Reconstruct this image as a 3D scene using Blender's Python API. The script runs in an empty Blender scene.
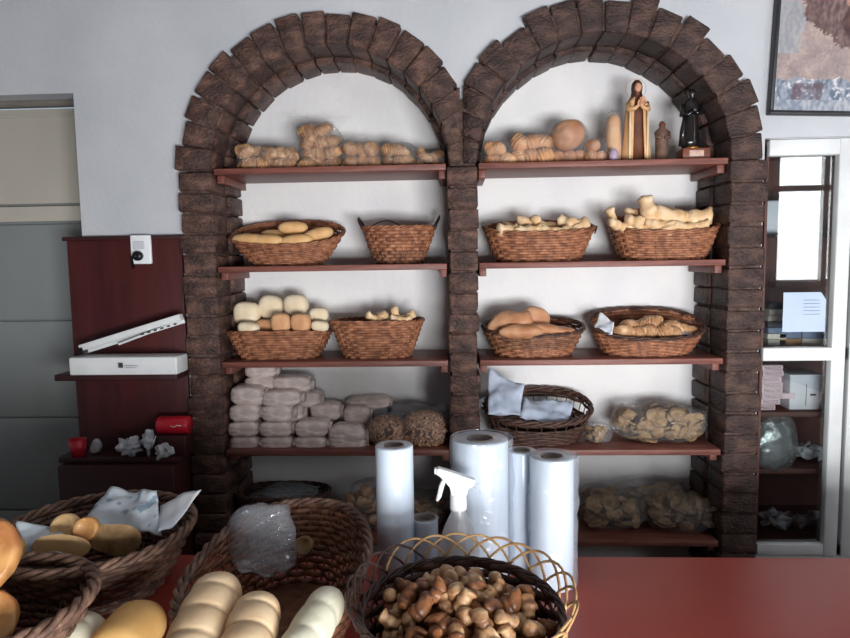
import bpy, math, random
from mathutils import Vector, Matrix, noise, Euler
PI = math.pi
random.seed(7)
SC = bpy.context.scene
COL = SC.collection
# ------------------------------------------------------------------ camera model
FPX, PITCH, YAW, ROLL = 650.67, .0913, .0451, -.0154
CAM = Vector((0, -2.05, 1.5))
FW = Vector((-math.sin(YAW)*math.cos(PITCH), math.cos(YAW)*math.cos(PITCH), -math.sin(PITCH)))
RT = Vector((math.cos(YAW), math.sin(YAW), 0)); UP = RT.cross(FW)
RR = RT*math.cos(ROLL) + UP*math.sin(ROLL); UU = -RT*math.sin(ROLL) + UP*math.cos(ROLL)
def ray(u, v): return FW + RR*((u-425)/FPX) - UU*((v-319)/FPX)
def at(u, v, Y):
    d = ray(u, v); return CAM + d*((Y-CAM.y)/d.y)
def on(u, v, Z):
    d = ray(u, v); return CAM + d*((Z-CAM.z)/d.z)
cd = bpy.data.cameras.new('camera'); cam = bpy.data.objects.new('camera', cd); COL.objects.link(cam)
cd.sensor_width = 36; cd.lens = 36*FPX/850; cd.clip_start = .02
m3 = Matrix((RR, UU, -FW)).transposed()
cam.matrix_world = Matrix.Translation(CAM) @ m3.to_4x4()
SC.camera = cam
# ------------------------------------------------------------------ mesh builder
def nz(p, s=1.0, o=0.0): return noise.noise(Vector((p[0]*s+o, p[1]*s-o*.7, p[2]*s+o*.3)))
class MB:
    def __init__(s): s.v = []; s.f = []; s.flat = set()
    def add(s, vs, fs, mat=None, flat=False):
        n = len(s.v)
        if mat is not None: vs = [mat @ Vector(p) for p in vs]
        s.v += [tuple(p) for p in vs]
        for f in fs:
            if flat: s.flat.add(len(s.f))
            s.f.append([i+n for i in f])
        return s
    def box(s, c, d, mat=None, rz=0, ry=0, rx=0):
        x, y, z = d[0]/2, d[1]/2, d[2]/2
        vs = [(-x,-y,-z),(x,-y,-z),(x,y,-z),(-x,y,-z),(-x,-y,z),(x,-y,z),(x,y,z),(-x,y,z)]
        M = Matrix.Translation(Vector(c)) @ Euler((rx,ry,rz)).to_matrix().to_4x4()
        if mat is not None: M = mat @ M
        return s.add(vs, [(0,3,2,1),(4,5,6,7),(0,1,5,4),(1,2,6,5),(2,3,7,6),(3,0,4,7)], M, True)
    def rbox(s, c, d, r=.004, jit=0, M=None, seed=0, fn=None):
        # rounded box from a 4x4x4 shell
        R = random.Random(seed)
        hx, hy, hz = d[0]/2, d[1]/2, d[2]/2
        def co(i, h): 
            rr = min(r, h*.45)
            return (-h, -h+rr, h-rr, h)[i]
        idx = {}; vs = []
        for i in range(4):
            for j in range(4):
                for k in range(4):
                    if i in (1,2) and j in (1,2) and k in (1,2): continue
                    p = [co(i,hx), co(j,hy), co(k,hz)]
                    e = sum(q in (0,3) for q in (i,j,k))
                    if e >= 2:
                        sh = .3 if e == 2 else .42
                        for q,(ii,h) in enumerate(((i,hx),(j,hy),(k,hz))):
                            if ii in (0,3): p[q] -= math.copysign(min(r,h*.45)*sh, p[q])
                    p = [a+R.uniform(-jit,jit) for a in p]
                    idx[i,j,k] = len(vs); vs.append(p)
        fs = []
        for a in range(3):
            for b in range(3):
                for (lo, rev) in ((0,False),(3,True)):
                    for ax in range(3):
                        def g(u,w):
                            t = [0,0,0]; t[ax] = lo; t[(ax+1)%3] = u; t[(ax+2)%3] = w; return idx[tuple(t)]
                        q = (g(a,b), g(a,b+1), g(a+1,b+1), g(a+1,b))
                        fs.append(q[::-1] if rev else q)
        T = Matrix.Translation(Vector(c))
        if M is not None: T = T @ M
        vs = [T @ Vector(p) for p in vs]
        if fn: vs = [fn(p) for p in vs]
        return s.add(vs, fs)
    def loft(s, rings, cap0=True, cap1=True, closed=True, loop=False):
        n = len(rings[0]); b = len(s.v); m = len(rings)
        for r in rings: s.v += [tuple(p) for p in r]
        for i in range(m if loop else m-1):
            i2 = (i+1) % m
            for j in range(n if closed else n-1):
                j2 = (j+1) % n
                s.f.append([b+i*n+j, b+i*n+j2, b+i2*n+j2, b+i2*n+j])
        if closed and not loop:
            if cap0: s.f.append([b+j for j in range(n)][::-1])
            if cap1: s.f.append([b+(m-1)*n+j for j in range(n)])
        return s
    def tube(s, pts, r, n=6, closed=False, cap=True):
        pts = [Vector(p) for p in pts]; m = len(pts)
        up = Vector((0,0,1)); rings = []; prev = None
        for i, p in enumerate(pts):
            if closed: t = pts[(i+1)%m] - pts[i-1]
            else: t = pts[min(i+1,m-1)] - pts[max(i-1,0)]
            t.normalize()
            if prev is None:
                a = t.cross(up)
                if a.length < .1: a = t.cross(Vector((1,0,0)))
            else:
                a = prev - t*prev.dot(t)
                if a.length < 1e-5: a = t.cross(up)
            a.normalize(); prev = a.copy(); c = t.cross(a)
            q = r[i] if isinstance(r, (list,tuple)) else r
            rings.append([p + a*(q*math.cos(2*PI*k/n)) + c*(q*math.sin(2*PI*k/n)) for k in range(n)])
        return s.loft(rings, cap, cap, True, closed)
    def lathe(s, prof, n=24, c=(0,0,0), sx=1, sy=1, cap0=True, cap1=True):
        c = Vector(c)
        return s.loft([[c+Vector((r*sx*math.cos(2*PI*k/n), r*sy*math.sin(2*PI*k/n), z)) for k in range(n)] for r, z in prof], cap0, cap1)
    def blob(s, c, d, p=2.0, pz=None, nu=20, nv=12, amp=0, ns=30, seed=0, M=None, fn=None, flatb=None):
        pz = pz or p
        def sp(x, e): return math.copysign(abs(x)**e, x)
        rings = []
        T = Matrix.Translation(Vector(c))
        if M is not None: T = T @ M
        for i in range(nv+1):
            ph = -PI/2 + PI*(i+.0)/nv
            if i == 0: ph += .08
            if i == nv: ph -= .08
            ring = []
            for k in range(nu):
                th = 2*PI*k/nu
                x = sp(math.cos(ph),2/pz)*sp(math.cos(th),2/p); y = sp(math.cos(ph),2/pz)*sp(math.sin(th),2/p); z = sp(math.sin(ph),2/pz)
                q = Vector((x*d[0]/2, y*d[1]/2, z*d[2]/2))
                if flatb is not None and q.z < -flatb*d[2]/2: q.z = -flatb*d[2]/2
                if fn: q = fn(q)
                if amp: q = q*(1 + amp*nz(q, ns, seed*3.7+1.3))
                ring.append(T @ q)
            rings.append(ring)
        return s.loft(rings)
    def build(s, name, mat, parent=None, loc=None, smooth=True, rot=None):
        me = bpy.data.meshes.new(name); me.from_pydata(s.v, [], s.f); me.update()
        if smooth:
            me.polygons.foreach_set('use_smooth', [i not in s.flat for i in range(len(s.f))])
        if mat is not None: me.materials.append(mat)
        o = bpy.data.objects.new(name, me); COL.objects.link(o)
        if parent: o.parent = parent
        if loc is not None: o.location = loc
        if rot is not None: o.rotation_euler = rot
        return o
def thing(name, label, cat, loc=(0,0,0), rz=0, group=None, rot=None):
    o = bpy.data.objects.new(name, None); COL.objects.link(o); o.empty_display_size = .02
    o.location = loc; o.rotation_euler = rot if rot else (0,0,rz)
    return tag(o, label, cat, group)
def tag(o, label, cat, group=None, kind=None):
    o['label'] = label; o['category'] = cat
    if group: o['group'] = group
    if kind: o['kind'] = kind
    return o
def struct(o): o['kind'] = 'structure'; return o
def dup(o, loc, rot=None, label=None, group=None, scale=None, parent=None):
    c = o.copy(); COL.objects.link(c); c.location = loc
    if parent: c.parent = parent
    if rot is not None: c.rotation_euler = rot
    if scale is not None: c.scale = scale
    if label: c['label'] = label
    if group: c['group'] = group
    for ch in list(o.children):
        k = ch.copy(); COL.objects.link(k); k.parent = c
        for g in list(ch.children):
            w = g.copy(); COL.objects.link(w); w.parent = k
    return c
# ------------------------------------------------------------------ materials
def srgb(c):
    return tuple((x/255/12.92 if x/255 <= .04045 else ((x/255+.055)/1.055)**2.4) for x in c) + (1,)
def mat(name, c1, c2=None, scale=20, rough=.6, bump=0, bscale=None, spec=.4, detail=4, stretch=(1,1,1), coat=0, metal=0, c3=None, trans=0, sss=0, sharp=(.35,.65), coords='Object'):
    m = bpy.data.materials.new(name); m.use_nodes = True; nt = m.node_tree; N = nt.nodes; L = nt.links
    b = N['Principled BSDF']
    b.inputs['Roughness'].default_value = rough; b.inputs['Specular IOR Level'].default_value = spec
    b.inputs['Metallic'].default_value = metal; b.inputs['Coat Weight'].default_value = coat
    b.inputs['Base Color'].default_value = srgb(c1)
    if trans: b.inputs['Transmission Weight'].default_value = trans
    if sss:
        b.inputs['Subsurface Weight'].default_value = sss; b.inputs['Subsurface Radius'].default_value = (.01,.005,.003)
    tc = N.new('ShaderNodeTexCoord'); mp = N.new('ShaderNodeMapping'); mp.inputs['Scale'].default_value = stretch
    L.new(tc.outputs[coords], mp.inputs['Vector'])
    if c2:
        n = N.new('ShaderNodeTexNoise'); n.inputs['Scale'].default_value = scale; n.inputs['Detail'].default_value = detail
        L.new(mp.outputs[0], n.inputs['Vector'])
        r = N.new('ShaderNodeValToRGB'); e = r.color_ramp.elements
        e[0].position, e[1].position = sharp; e[0].color = srgb(c1); e[1].color = srgb(c2)
        if c3:
            k = e.new((sharp[0]+sharp[1])/2); k.color = srgb(c3)
        L.new(n.outputs['Fac'], r.inputs[0]); L.new(r.outputs[0], b.inputs['Base Color'])
    if bump:
        n2 = N.new('ShaderNodeTexNoise'); n2.inputs['Scale'].default_value = bscale or scale*2; n2.inputs['Detail'].default_value = 5
        L.new(mp.outputs[0], n2.inputs['Vector'])
        bp = N.new('ShaderNodeBump'); bp.inputs['Strength'].default_value = bump; bp.inputs['Distance'].default_value = .01
        L.new(n2.outputs['Fac'], bp.inputs['Height']); L.new(bp.outputs[0], b.inputs['Normal'])
    return m
def film(name, tint=(235,238,240), haze=.06, rough=.13, bscale=55, bump=1.0, gl=.95, ior=1.35):
    m = bpy.data.materials.new(name); m.use_nodes = True; nt = m.node_tree; N = nt.nodes; L = nt.links
    N.remove(N['Principled BSDF']); out = N['Material Output']
    t = N.new('ShaderNodeBsdfTransparent'); t.inputs[0].default_value = (.96,.96,.96,1)
    d = N.new('ShaderNodeBsdfDiffuse'); d.inputs[0].default_value = srgb(tint)
    g = N.new('ShaderNodeBsdfGlossy'); g.inputs['Roughness'].default_value = rough; g.inputs[0].default_value = (gl,gl,gl,1)
    tc = N.new('ShaderNodeTexCoord'); n = N.new('ShaderNodeTexNoise'); n.inputs['Scale'].default_value = bscale; n.inputs['Detail'].default_value = 3
    n.inputs['Distortion'].default_value = 1.2
    L.new(tc.outputs['Object'], n.inputs['Vector'])
    bp = N.new('ShaderNodeBump'); bp.inputs['Strength'].default_value = bump; bp.inputs['Distance'].default_value = .02
    L.new(n.outputs['Fac'], bp.inputs['Height']); L.new(bp.outputs[0], g.inputs['Normal'])
    lw = N.new('ShaderNodeFresnel'); lw.inputs['IOR'].default_value = ior
    m1 = N.new('ShaderNodeMixShader'); m1.inputs[0].default_value = haze; L.new(t.outputs[0], m1.inputs[1]); L.new(d.outputs[0], m1.inputs[2])
    m2 = N.new('ShaderNodeMixShader'); mm = N.new('ShaderNodeMath'); mm.operation = 'MULTIPLY_ADD'; mm.inputs[1].default_value = .35; mm.inputs[2].default_value = .035; L.new(lw.outputs[0], mm.inputs[0]); L.new(mm.outputs[0], m2.inputs[0]); L.new(m1.outputs[0], m2.inputs[1]); L.new(g.outputs[0], m2.inputs[2])
    L.new(m2.outputs[0], out.inputs[0])
    return m
M = {}
M['wall'] = mat('wall_paint', (196,198,202), (184,187,192), 3, .85, .15, 60, .2)
M['niche'] = mat('niche_paint', (236,234,232), (224,223,224), 4, .85, .2, 40, .2)
M['brick'] = mat('varnished_brick', (56,40,36), (112,82,70), 16, .5, .8, 90, .4, c3=(80,57,50), stretch=(1,1,1.8))
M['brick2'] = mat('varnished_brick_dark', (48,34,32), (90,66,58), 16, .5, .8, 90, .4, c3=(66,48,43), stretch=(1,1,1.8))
M['mortar'] = mat('old_mortar', (98,80,74), (66,52,48), 40, .9, .6, 120, .1)
M['wood'] = mat('stained_shelf_wood', (134,82,70), (104,60,52), 12, .45, .15, 60, .4, stretch=(.6,8,8))
M['shelf_top'] = M['wood']
M['wicker'] = mat('reddish_wicker', (176,120,88), (118,74,54), 45, .5, .2, 150, .4, c3=(150,98,70))
M['wicker_b'] = mat('brown_wicker', (146,100,74), (96,62,46), 45, .5, .2, 150, .4)
M['wicker_d'] = mat('dark_wicker', (92,64,54), (58,40,34), 45, .5, .2, 150, .4)
M['wicker_grey'] = mat('weathered_wicker', (142,112,94), (88,66,56), 40, .5, .2, 150, .4, c3=(114,86,72))
M['cane'] = mat('pale_cane', (196,160,112), (160,120,78), 50, .5, .1, 150, .4)
M['cane_d'] = mat('dark_cane', (50,36,34), (70,50,44), 50, .45, .1, 150, .4)
M['gold'] = mat('golden_crust', (232,196,144), (214,166,110), 14, .5, .1, 80, .3)
M['tan'] = mat('tan_crust', (220,176,134), (200,146,104), 14, .55, .1, 80, .3)
M['white_bread'] = mat('pale_soft_crust', (240,228,204), (226,206,172), 14, .6, .1, 80, .3)
M['brown_bread'] = mat('baked_brown_crust', (226,180,142), (176,120,84), 10, .5, .15, 60, .3)
M['front_bread'] = mat('pale_tan_bread', (238,212,174), (212,166,118), 9, .45, .06, 80, .35)
M['white_bread2'] = mat('whitish_floured_bread', (226,222,200), (206,198,168), 10, .6, .15, 60, .3)
M['gold2'] = mat('light_orange_crust', (232,186,118), (218,162,92), 9, .5, .08, 60, .3)
M['mini2'] = mat('mini_dark_crust', (150,96,58), (90,54,34), 34, .4, .3, 90, .5)
M['biscuit'] = mat('pale_twisted_pastry', (238,214,178), (214,174,128), 22, .6, .2, 80, .3)
M['pastry'] = mat('flaky_pastry', (222,186,146), (160,116,80), 30, .45, .3, 100, .4, c3=(186,140,100))
M['glazed'] = mat('glazed_pastry', (214,162,100), (166,108,62), 18, .3, .2, 70, .5)
M['mini'] = mat('mini_pastry_crust', (214,182,140), (112,76,50), 34, .4, .3, 90, .5, c3=(178,132,92))
M['cookie'] = mat('thin_biscuit', (176,146,106), (134,104,70), 40, .6, .2, 90, .3)
M['film'] = film('clear_plastic')
M['film2'] = film('hazy_plastic', haze=.2, tint=(215,222,232), bump=.5, bscale=25)
M['wrap'] = mat('translucent_wrapped_paper', (238,222,214), (206,188,182), 26, .22, 1.0, 28, .7, stretch=(1,1,2.5))
M['roll'] = mat('milky_plastic_roll', (204,214,226), (188,200,214), 6, .25, .03, 20, .5, stretch=(6,6,.4))
M['core'] = mat('cardboard_core', (150,140,134), (120,110,106), 30, .8, 0)
M['paper'] = mat('white_paper', (232,234,238), (214,220,230), 8, .8, .2, 14, .2)
M['paper_p'] = mat('printed_tissue', (214,224,232), (150,172,190), 34, .8, .2, 14, .2, sharp=(.56,.62))
M['table'] = mat('red_counter', (176,68,54), (164,60,48), 3, .42, .04, 40, .4)
M['cab'] = mat('dark_red_panel', (78,28,27), (60,21,22), 5, .5, .05, 30, .35, stretch=(4,4,.5))
M['cabd'] = mat('dark_shelf_board', (66,30,30), (50,22,24), 5, .5, .05, 30, .35)
M['white_metal'] = mat('white_enamel', (222,224,224), (208,210,210), 8, .4, 0)
M['door'] = mat('cream_door_paint', (196,190,176), (186,180,168), 2, .6, 0)
M['door2'] = mat('shaded_grey_door_paint', (140,144,142), (130,134,134), 2, .55, 0)  # lower door; part of its grey is dimmer light put into the colour
M['lintel'] = mat('grey_lintel', (142,136,128), (126,120,114), 5, .7, .1)
M['black'] = mat('black_plastic', (18,18,20), None, rough=.35)
M['redp'] = mat('red_plastic', (190,28,44), (170,22,38), 6, .3, 0, spec=.6)
M['white_p'] = mat('white_plastic', (234,236,238), None, rough=.35)
M['clutter'] = mat('crumpled_white_plastic', (200,202,206), (150,154,162), 30, .4, .4, 60)
M['cabinet_in'] = mat('cabinet_brown_wood', (88,52,44), (70,40,34), 8, .6, .1, 30)
M['floor'] = mat('floor_tile', (96,80,70), (82,68,60), 6, .4, 0)
M['ceil'] = mat('ceiling_paint', (178,178,178), None, rough=.9)
M['frame'] = mat('dark_picture_frame', (40,40,46), (30,30,34), 20, .4, 0)
M['box_p'] = mat('pale_pink_card', (214,192,196), (204,180,186), 20, .6, 0)
M['ink'] = mat('dark_print_ink', (44,20,34), None, rough=.6)
M['box_w'] = mat('white_card', (206,208,214), (192,196,204), 10, .6, 0)
M['book_c'] = mat('cream_book', (206,200,186), (190,184,172), 20, .7, 0)
M['book_b'] = mat('blue_grey_book', (110,124,150), (90,104,132), 20, .6, 0)
M['book_d'] = mat('dark_book', (60,58,66), None, rough=.6)
M['book_o'] = mat('ochre_book', (170,128,84), None, rough=.6)
M['blue_paper'] = mat('pale_blue_sheet', (186,200,222), (176,192,216), 6, .8, .1, 20)
M['silver'] = mat('silver_foil', (190,196,196), (120,130,128), 18, .25, .5, 30, metal=.8)
M['habit'] = mat('brown_habit', (108,62,40), (80,44,30), 20, .5, .2, 40)
M['cloak'] = mat('cream_cloak', (222,176,128), (204,156,108), 14, .45, .15, 40)
M['cloakg'] = mat('pale_gold_edge', (226,208,176), None, rough=.4)
M['skin'] = mat('painted_skin', (212,160,128), None, rough=.45)
M['veil'] = mat('dark_veil', (58,42,38), None, rough=.5)
M['gold_m'] = mat('gilt', (206,150,72), None, rough=.3, metal=.7)
M['statue_b'] = mat('brown_carved_resin', (112,84,70), (86,62,52), 40, .5, .3, 60)
M['blk_gloss'] = mat('glossy_black_paint', (20,18,20), (34,30,30), 20, .2, .1, 50, .6)
M['blk_hl'] = mat('dark_bronze', (86,76,70), None, rough=.3)
M['plaque'] = mat('pale_plaque', (206,176,160), (186,152,138), 60, .5, 0)
M['ped'] = mat('red_brown_pedestal', (128,72,54), (104,56,42), 20, .5, .1)
M['lilac'] = mat('lilac_glaze', (176,156,176), (150,130,150), 30, .3, .2)
M['grain'] = mat('crunchy_stick', (232,190,154), (150,96,66), 90, .55, .2, 120)
M['paper2'] = mat('thin_bluish_plastic', (184,194,210), (160,172,190), 10, .45, .3, 24, .4)
M['snack'] = mat('snack_mass', (130,92,68), (84,58,44), 60, .7, .2)
M['clearb'] = film('cloudy_bottle', (214,218,222), .42, .25, 12, .1)
g = bpy.data.materials.new('cabinet_glass'); g.use_nodes = True
N = g.node_tree.nodes; L = g.node_tree.links; N.remove(N['Principled BSDF'])
t = N.new('ShaderNodeBsdfTransparent'); t.inputs[0].default_value = (.9,.92,.92,1)
gg = N.new('ShaderNodeBsdfGlossy'); gg.inputs['Roughness'].default_value = .01
fr = N.new('ShaderNodeFresnel'); fr.inputs['IOR'].default_value = 1.6
mx = N.new('ShaderNodeMixShader'); L.new(fr.outputs[0], mx.inputs[0]); L.new(t.outputs[0], mx.inputs[1]); L.new(gg.outputs[0], mx.inputs[2])
L.new(mx.outputs[0], N['Material Output'].inputs[0]); M['glass'] = g
# ------------------------------------------------------------------ setting
SPR = 1.788
ARC = [(-.386, .372), (.460, .384)]
MIDX = .0305
WY = .03
def wall_low(x):
    for cx, r in ARC:
        rr = r + .055
        if abs(x-cx) < rr and ((x < MIDX) == (cx < MIDX)):
            return SPR + math.sqrt(rr*rr-(x-cx)**2)
    return None
mb = MB()
def wstrip(x0, x1, z0a, z0b, z1, y0=WY, y1=.5):
    vs = [(x0,y0,z0a),(x1,y0,z0b),(x1,y0,z1),(x0,y0,z1),(x0,y1,z0a),(x1,y1,z0b),(x1,y1,z1),(x0,y1,z1)]
    mb.add(vs, [(0,1,2,3),(4,7,6,5),(0,4,5,1)], None, True)
CE = 2.95; XL = -2.6; XR = 3.7; DTOP = 2.045
wstrip(XL, -1.205, DTOP, DTOP, CE, WY, .10)
mb.add([(-1.205,WY,0),(-1.205,.5,0),(-1.205,.5,DTOP),(-1.205,WY,DTOP)], [(0,1,2,3)], None, True)
xl = ARC[0][0]-ARC[0][1]-.055; xr = ARC[1][0]+ARC[1][1]+.055
wstrip(-1.205, xl, 0, 0, CE)
n = 60
for i in range(n):
    a = xl+(xr-xl)*i/n; b = xl+(xr-xl)*(i+1)/n
    def lo(x):
        w = wall_low(min(max(x, xl+1e-4), xr-1e-4)); return w if w else SPR
    if abs((a+b)/2-MIDX) < .02: wstrip(a, b, 1.95, 1.95, CE)
    else: wstrip(a, b, lo(a), lo(b), CE)
CTOP = 1.852; CX0 = .958; CX1 = 2.3
wstrip(xr, CX0, 0, 0, CE)
wstrip(CX0, CX1, CTOP, CTOP, CE)
wstrip(CX1, XR, 0, 0, CE)
struct(mb.build('wall_back', M['wall'], smooth=False))
mb = MB(); mb.box((.03,.284,1.2), (1.9,.05,2.4)); struct(mb.build('wall_niche', M['niche'], smooth=False))
mb = MB(); mb.box((.55,-1.25,-.05), (6.6,3.8,.1)); struct(mb.build('floor', M['floor'], smooth=False))
mb = MB(); mb.box((.55,-1.25,CE+.05), (6.6,3.8,.1)); struct(mb.build('ceiling', M['ceil'], smooth=False))
YF = -3.0
mb = MB(); mb.box((XL-.05,-1.25,CE/2), (.1,3.8,CE)); struct(mb.build('wall_left', M['wall'], smooth=False))
mb = MB(); mb.box((XR+.05,-1.25,CE/2), (.1,3.8,CE)); struct(mb.build('wall_right', M['wall'], smooth=False))
# wall behind the viewer with two windows
WIN = [(.1,1.6,.62,1.3), (2.42,3.2,1.25,2.4)]
mb = MB()
xs = [XL] + [a for w in WIN for a in w[:2]] + [XR]
for i in range(0, len(xs), 2): mb.box(((xs[i]+xs[i+1])/2, YF-.06, CE/2), (xs[i+1]-xs[i], .12, CE))
for w in WIN:
    mb.box(((w[0]+w[1])/2, YF-.06, w[2]/2), (w[1]-w[0], .12, w[2]))
    mb.box(((w[0]+w[1])/2, YF-.06, (w[3]+CE)/2), (w[1]-w[0], .12, CE-w[3]))
struct(mb.build('wall_front', M['wall'], smooth=False))
for i, w in enumerate(WIN):
    mb = MB(); cx = (w[0]+w[1])/2; cz = (w[2]+w[3])/2; W_ = w[1]-w[0]; H_ = w[3]-w[2]
    for sx in (-1, 0, 1): mb.box((cx+sx*(W_/2-.02), YF+.0, cz), (.04,.05,H_))
    for sz in (-1, .3, 1): mb.box((cx, YF+.0, cz+sz*(H_/2-.02)), (W_,.05,.04))
    struct(mb.build('window_%d' % (i+1), M['white_metal'], smooth=False))
# door in its recess
mb = MB(); dy = .25
mb.box((-1.905,dy+.03,1.0), (1.4,.04,2.09)); d = struct(mb.build('door_1', M['door2'], smooth=False))
mb = MB(); 
zt = at(40,108,dy).z; z1 = at(70,205,dy).z; z2 = at(70,222,dy).z
mb.box((-1.905,dy,(zt+z1)/2-.0), (1.38,.02,zt-z1-.012)); mb.box((-1.905,dy-.005,zt-.03), (1.38,.02,.012)); mb.box((-1.905,dy+.002,(z1+z2)/2), (1.38,.024,z1-z2-.008))
mb.build('upper_panel', M['door'], d, smooth=False)
mb = MB()
zs = [z2-.004, at(70,320,dy).z, at(70,417,dy).z, at(70,510,dy).z, .3, 0]
for a, b in zip(zs, zs[1:]): mb.rbox((-1.905,dy+.006,(a+b)/2), (1.38,.02,a-b-.006), .003)
mb.build('lower_panel', M['door2'], d)
mb = MB(); mb.box((-1.905,dy+.0,(zt+.003+2.3)/2), (1.4,.03,2.3-zt-.003)); mb.box((-1.905,dy-.018,zt+.012), (1.4,.01,.012)); mb.box((-1.905,dy-.018,zt+.03), (1.4,.006,.008)); mb.box((-1.905,.2,2.31), (1.4,.22,.02)); struct(mb.build('trim_1', M['lintel'], smooth=False))
# ------------------------------------------------------------------ brick arcade
arc = thing('brick_arcade', 'double arch of dark varnished bricks framing the shelves', 'arch', (0,0,0))
mo = MB()
def pillar(x0, x1, ztop, zbot, seed, edge):
    R = random.Random(seed); p = .0655; a = MB(); z = ztop; k = 0
    while z > zbot:
        h = p - .006 + R.uniform(-.003,.002)
        for row in (0, 1):
            dy = .1295
            j0 = R.uniform(-.006,.004) if edge != 'r' else R.uniform(-.002,.003)
            j1 = R.uniform(-.004,.006) if edge != 'l' else R.uniform(-.003,.002)
            if edge == 'l': j0 -= .004
            if edge == 'r': j1 += .004
            if row == 1:
                if edge == 'l': j1 += .012
                if edge == 'r': j0 -= .008
            y0 = row*dy + (R.uniform(-.006,.003) if row == 0 else .003)
            a.rbox(((x0+j0+x1+j1)/2, (y0+(row+1)*dy-.001)/2, z-h/2), (x1+j1-x0-j0, (row+1)*dy-.001-y0, h), .006, .0013,
                   Matrix.Rotation(R.uniform(-.02,.02), 4, 'Y'), seed*100+k)
            k += 1
        z -= p
    mo.box(((x0+x1)/2, .131, (ztop+zbot)/2), (x1-x0-.012, .253, ztop-zbot))
    return a
PX = [(-.862,-.758,'l'), (-.014,.0755,'c'), (.8438,.950,'r')]
for i, (a, b, e) in enumerate(PX):
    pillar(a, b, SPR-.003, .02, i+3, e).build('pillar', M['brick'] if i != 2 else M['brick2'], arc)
for s, (cx, r) in enumerate(ARC):
    R = random.Random(20+s); nb = 18; a = MB(); k = 0
    for i in range(nb):
        th = PI*(i+.5)/nb
        for row in (0,1):
            ln = .104 + R.uniform(-.012,.008) + (.006 if i % 2 else -.002)
            rr = r + R.uniform(-.003,.003) - (.014 if row else 0)
            y0 = row*.1295 + (R.uniform(-.008,.003) if row == 0 else .002); y1 = (row+1)*.1295-.001
            wi = PI*(r+.0)/nb - .0025 + R.uniform(-.003,.001)
            t2 = th + R.uniform(-.008,.008)
            Mx = Matrix.Rotation(-t2, 4, 'Y')       # local x -> radial
            def fn(p, cx=cx, s=s):
                q = Vector(p)
                lim = MIDX-.006 if s == 0 else MIDX+.006
                if s == 0 and q.x > lim: q.x = lim + (q.x-lim)*.02
                if s == 1 and q.x < lim: q.x = lim + (q.x-lim)*.02
                return q
            c = Vector((cx+math.cos(t2)*(rr+ln/2), (y0+y1)/2, SPR+math.sin(t2)*(rr+ln/2)))
            # wedge: widen towards the outside
            b = MB(); b.rbox((0,0,0), (ln, y1-y0, wi), .006, .0013, None, s*1000+k)
            vs = []
            for v in b.v:
                f = 1 + (v[0]/ln+.5)*.235
                q = Mx @ Vector((v[0], v[1], v[2]*f)); vs.append(fn(q + c))
            a.add(vs, b.f)
            k += 1
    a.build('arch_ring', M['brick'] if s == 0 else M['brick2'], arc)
    # mortar behind the joints
    rings = []
    for i in range(49):
        th = PI*i/48
        def P(rad, y):
            x = cx+math.cos(th)*rad
            x = min(x, MIDX) if s == 0 else max(x, MIDX)
            return (x, y, SPR+math.sin(th)*rad)
        rings.append([P(r+.006,.0035), P(r+.082,.0035), P(r+.082,.255), P(r+.006,.255)])
    mo.loft(rings)
mo.box((MIDX,.13,SPR+.1), (.02,.246,.2))
mo.build('mortar', M['mortar'], arc, smooth=False)
# ------------------------------------------------------------------ shelves
SZ = {1:1.794, 2:1.486, 3:1.178, 4:.886, 5:.585}
SXS = {'L':(-.752,-.021), 'R':(.0805,.838)}
nm = {1:'topmost', 2:'second from the top', 3:'third from the top', 4:'fourth from the top', 5:'lowest'}
side = {'L':'left', 'R':'right'}
# ledgers are fixed into the reveals; shelves lie on them
for s in 'LR':
    for k in range(1, 6):
        x0, x1 = SXS[s]; z = SZ[k]
        t = thing('wooden_shelf', 'red-brown wooden shelf %s inside the %s brick arch' % (nm[k], side[s]), 'shelf', ((x0+x1)/2, 0, z-.018), 0, None)
        mb = MB(); W_ = x1-x0
        mb.rbox((0,.128,.009), (W_, .252, .018), .0015); mb.build('board', M['wood'], t)
        for q in (-1, 1):
            mb = MB(); mb.rbox((q*(W_/2-.012),.14,-.0125), (.022,.225,.024), .0015); mb.build('support_cleat', M['wood'], t)
# ------------------------------------------------------------------ left: red board, shelves and the things on them
tb = thing('wall_shelf_unit', 'dark red wall board with two dark shelves left of the brick arch', 'shelf unit', (-1.06,WY,0))
mb = MB(); mb.rbox((0,-.009,.80), (.376,.017,1.58), .002); mb.build('back_board', M['cab'], tb)
mb = MB(); mb.rbox((0,-.012,1.5835), (.40,.023,.013), .002); mb.build('top_edge', M['cabd'], tb)
sz1 = at(120,376,-.12).z; sz2 = at(120,459,-.12).z
mb = MB(); mb.rbox((.0,-.068,sz1-.011), (.392,.10,.02), .003); mb.build('shelf_board', M['cabd'], tb)
mb = MB(); mb.rbox((.0,-.072,sz2-.011), (.392,.108,.02), .003); mb.build('shelf_board', M['cabd'], tb)
mb = MB(); mb.rbox((0,-.085,(sz2-.022)/2), (.37,.13,sz2-.024), .003); mb.build('lower_cupboard', M['cabd'], tb)
p = at(142,249,WY-.02)
t = thing('wall_socket', 'white wall socket plate with a black plug above the red board', 'socket', (p.x,WY-.0185,p.z))
mb = MB(); mb.rbox((0,-.006,-.002), (.066,.012,.092), .004); mb.build('plate', M['white_p'], t)
mb = MB(); mb.rbox((-.004,-.013,.012), (.036,.004,.026), .002); mb.build('switch', M['box_w'], t)
mb = MB(); mb.lathe([(.014,0),(.0155,.004),(.0155,.016),(.012,.02)], 20); mb.v = [(v[0]-.005,-v[2]-.012,v[1]-.022) for v in mb.v]
mb.tube([(-.005,-.03,-.022),(-.018,-.03,-.024),(-.026,-.02,-.03),(-.028,-.008,-.06)], .004, 6); mb.build('plug', M['black'], t)
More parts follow.
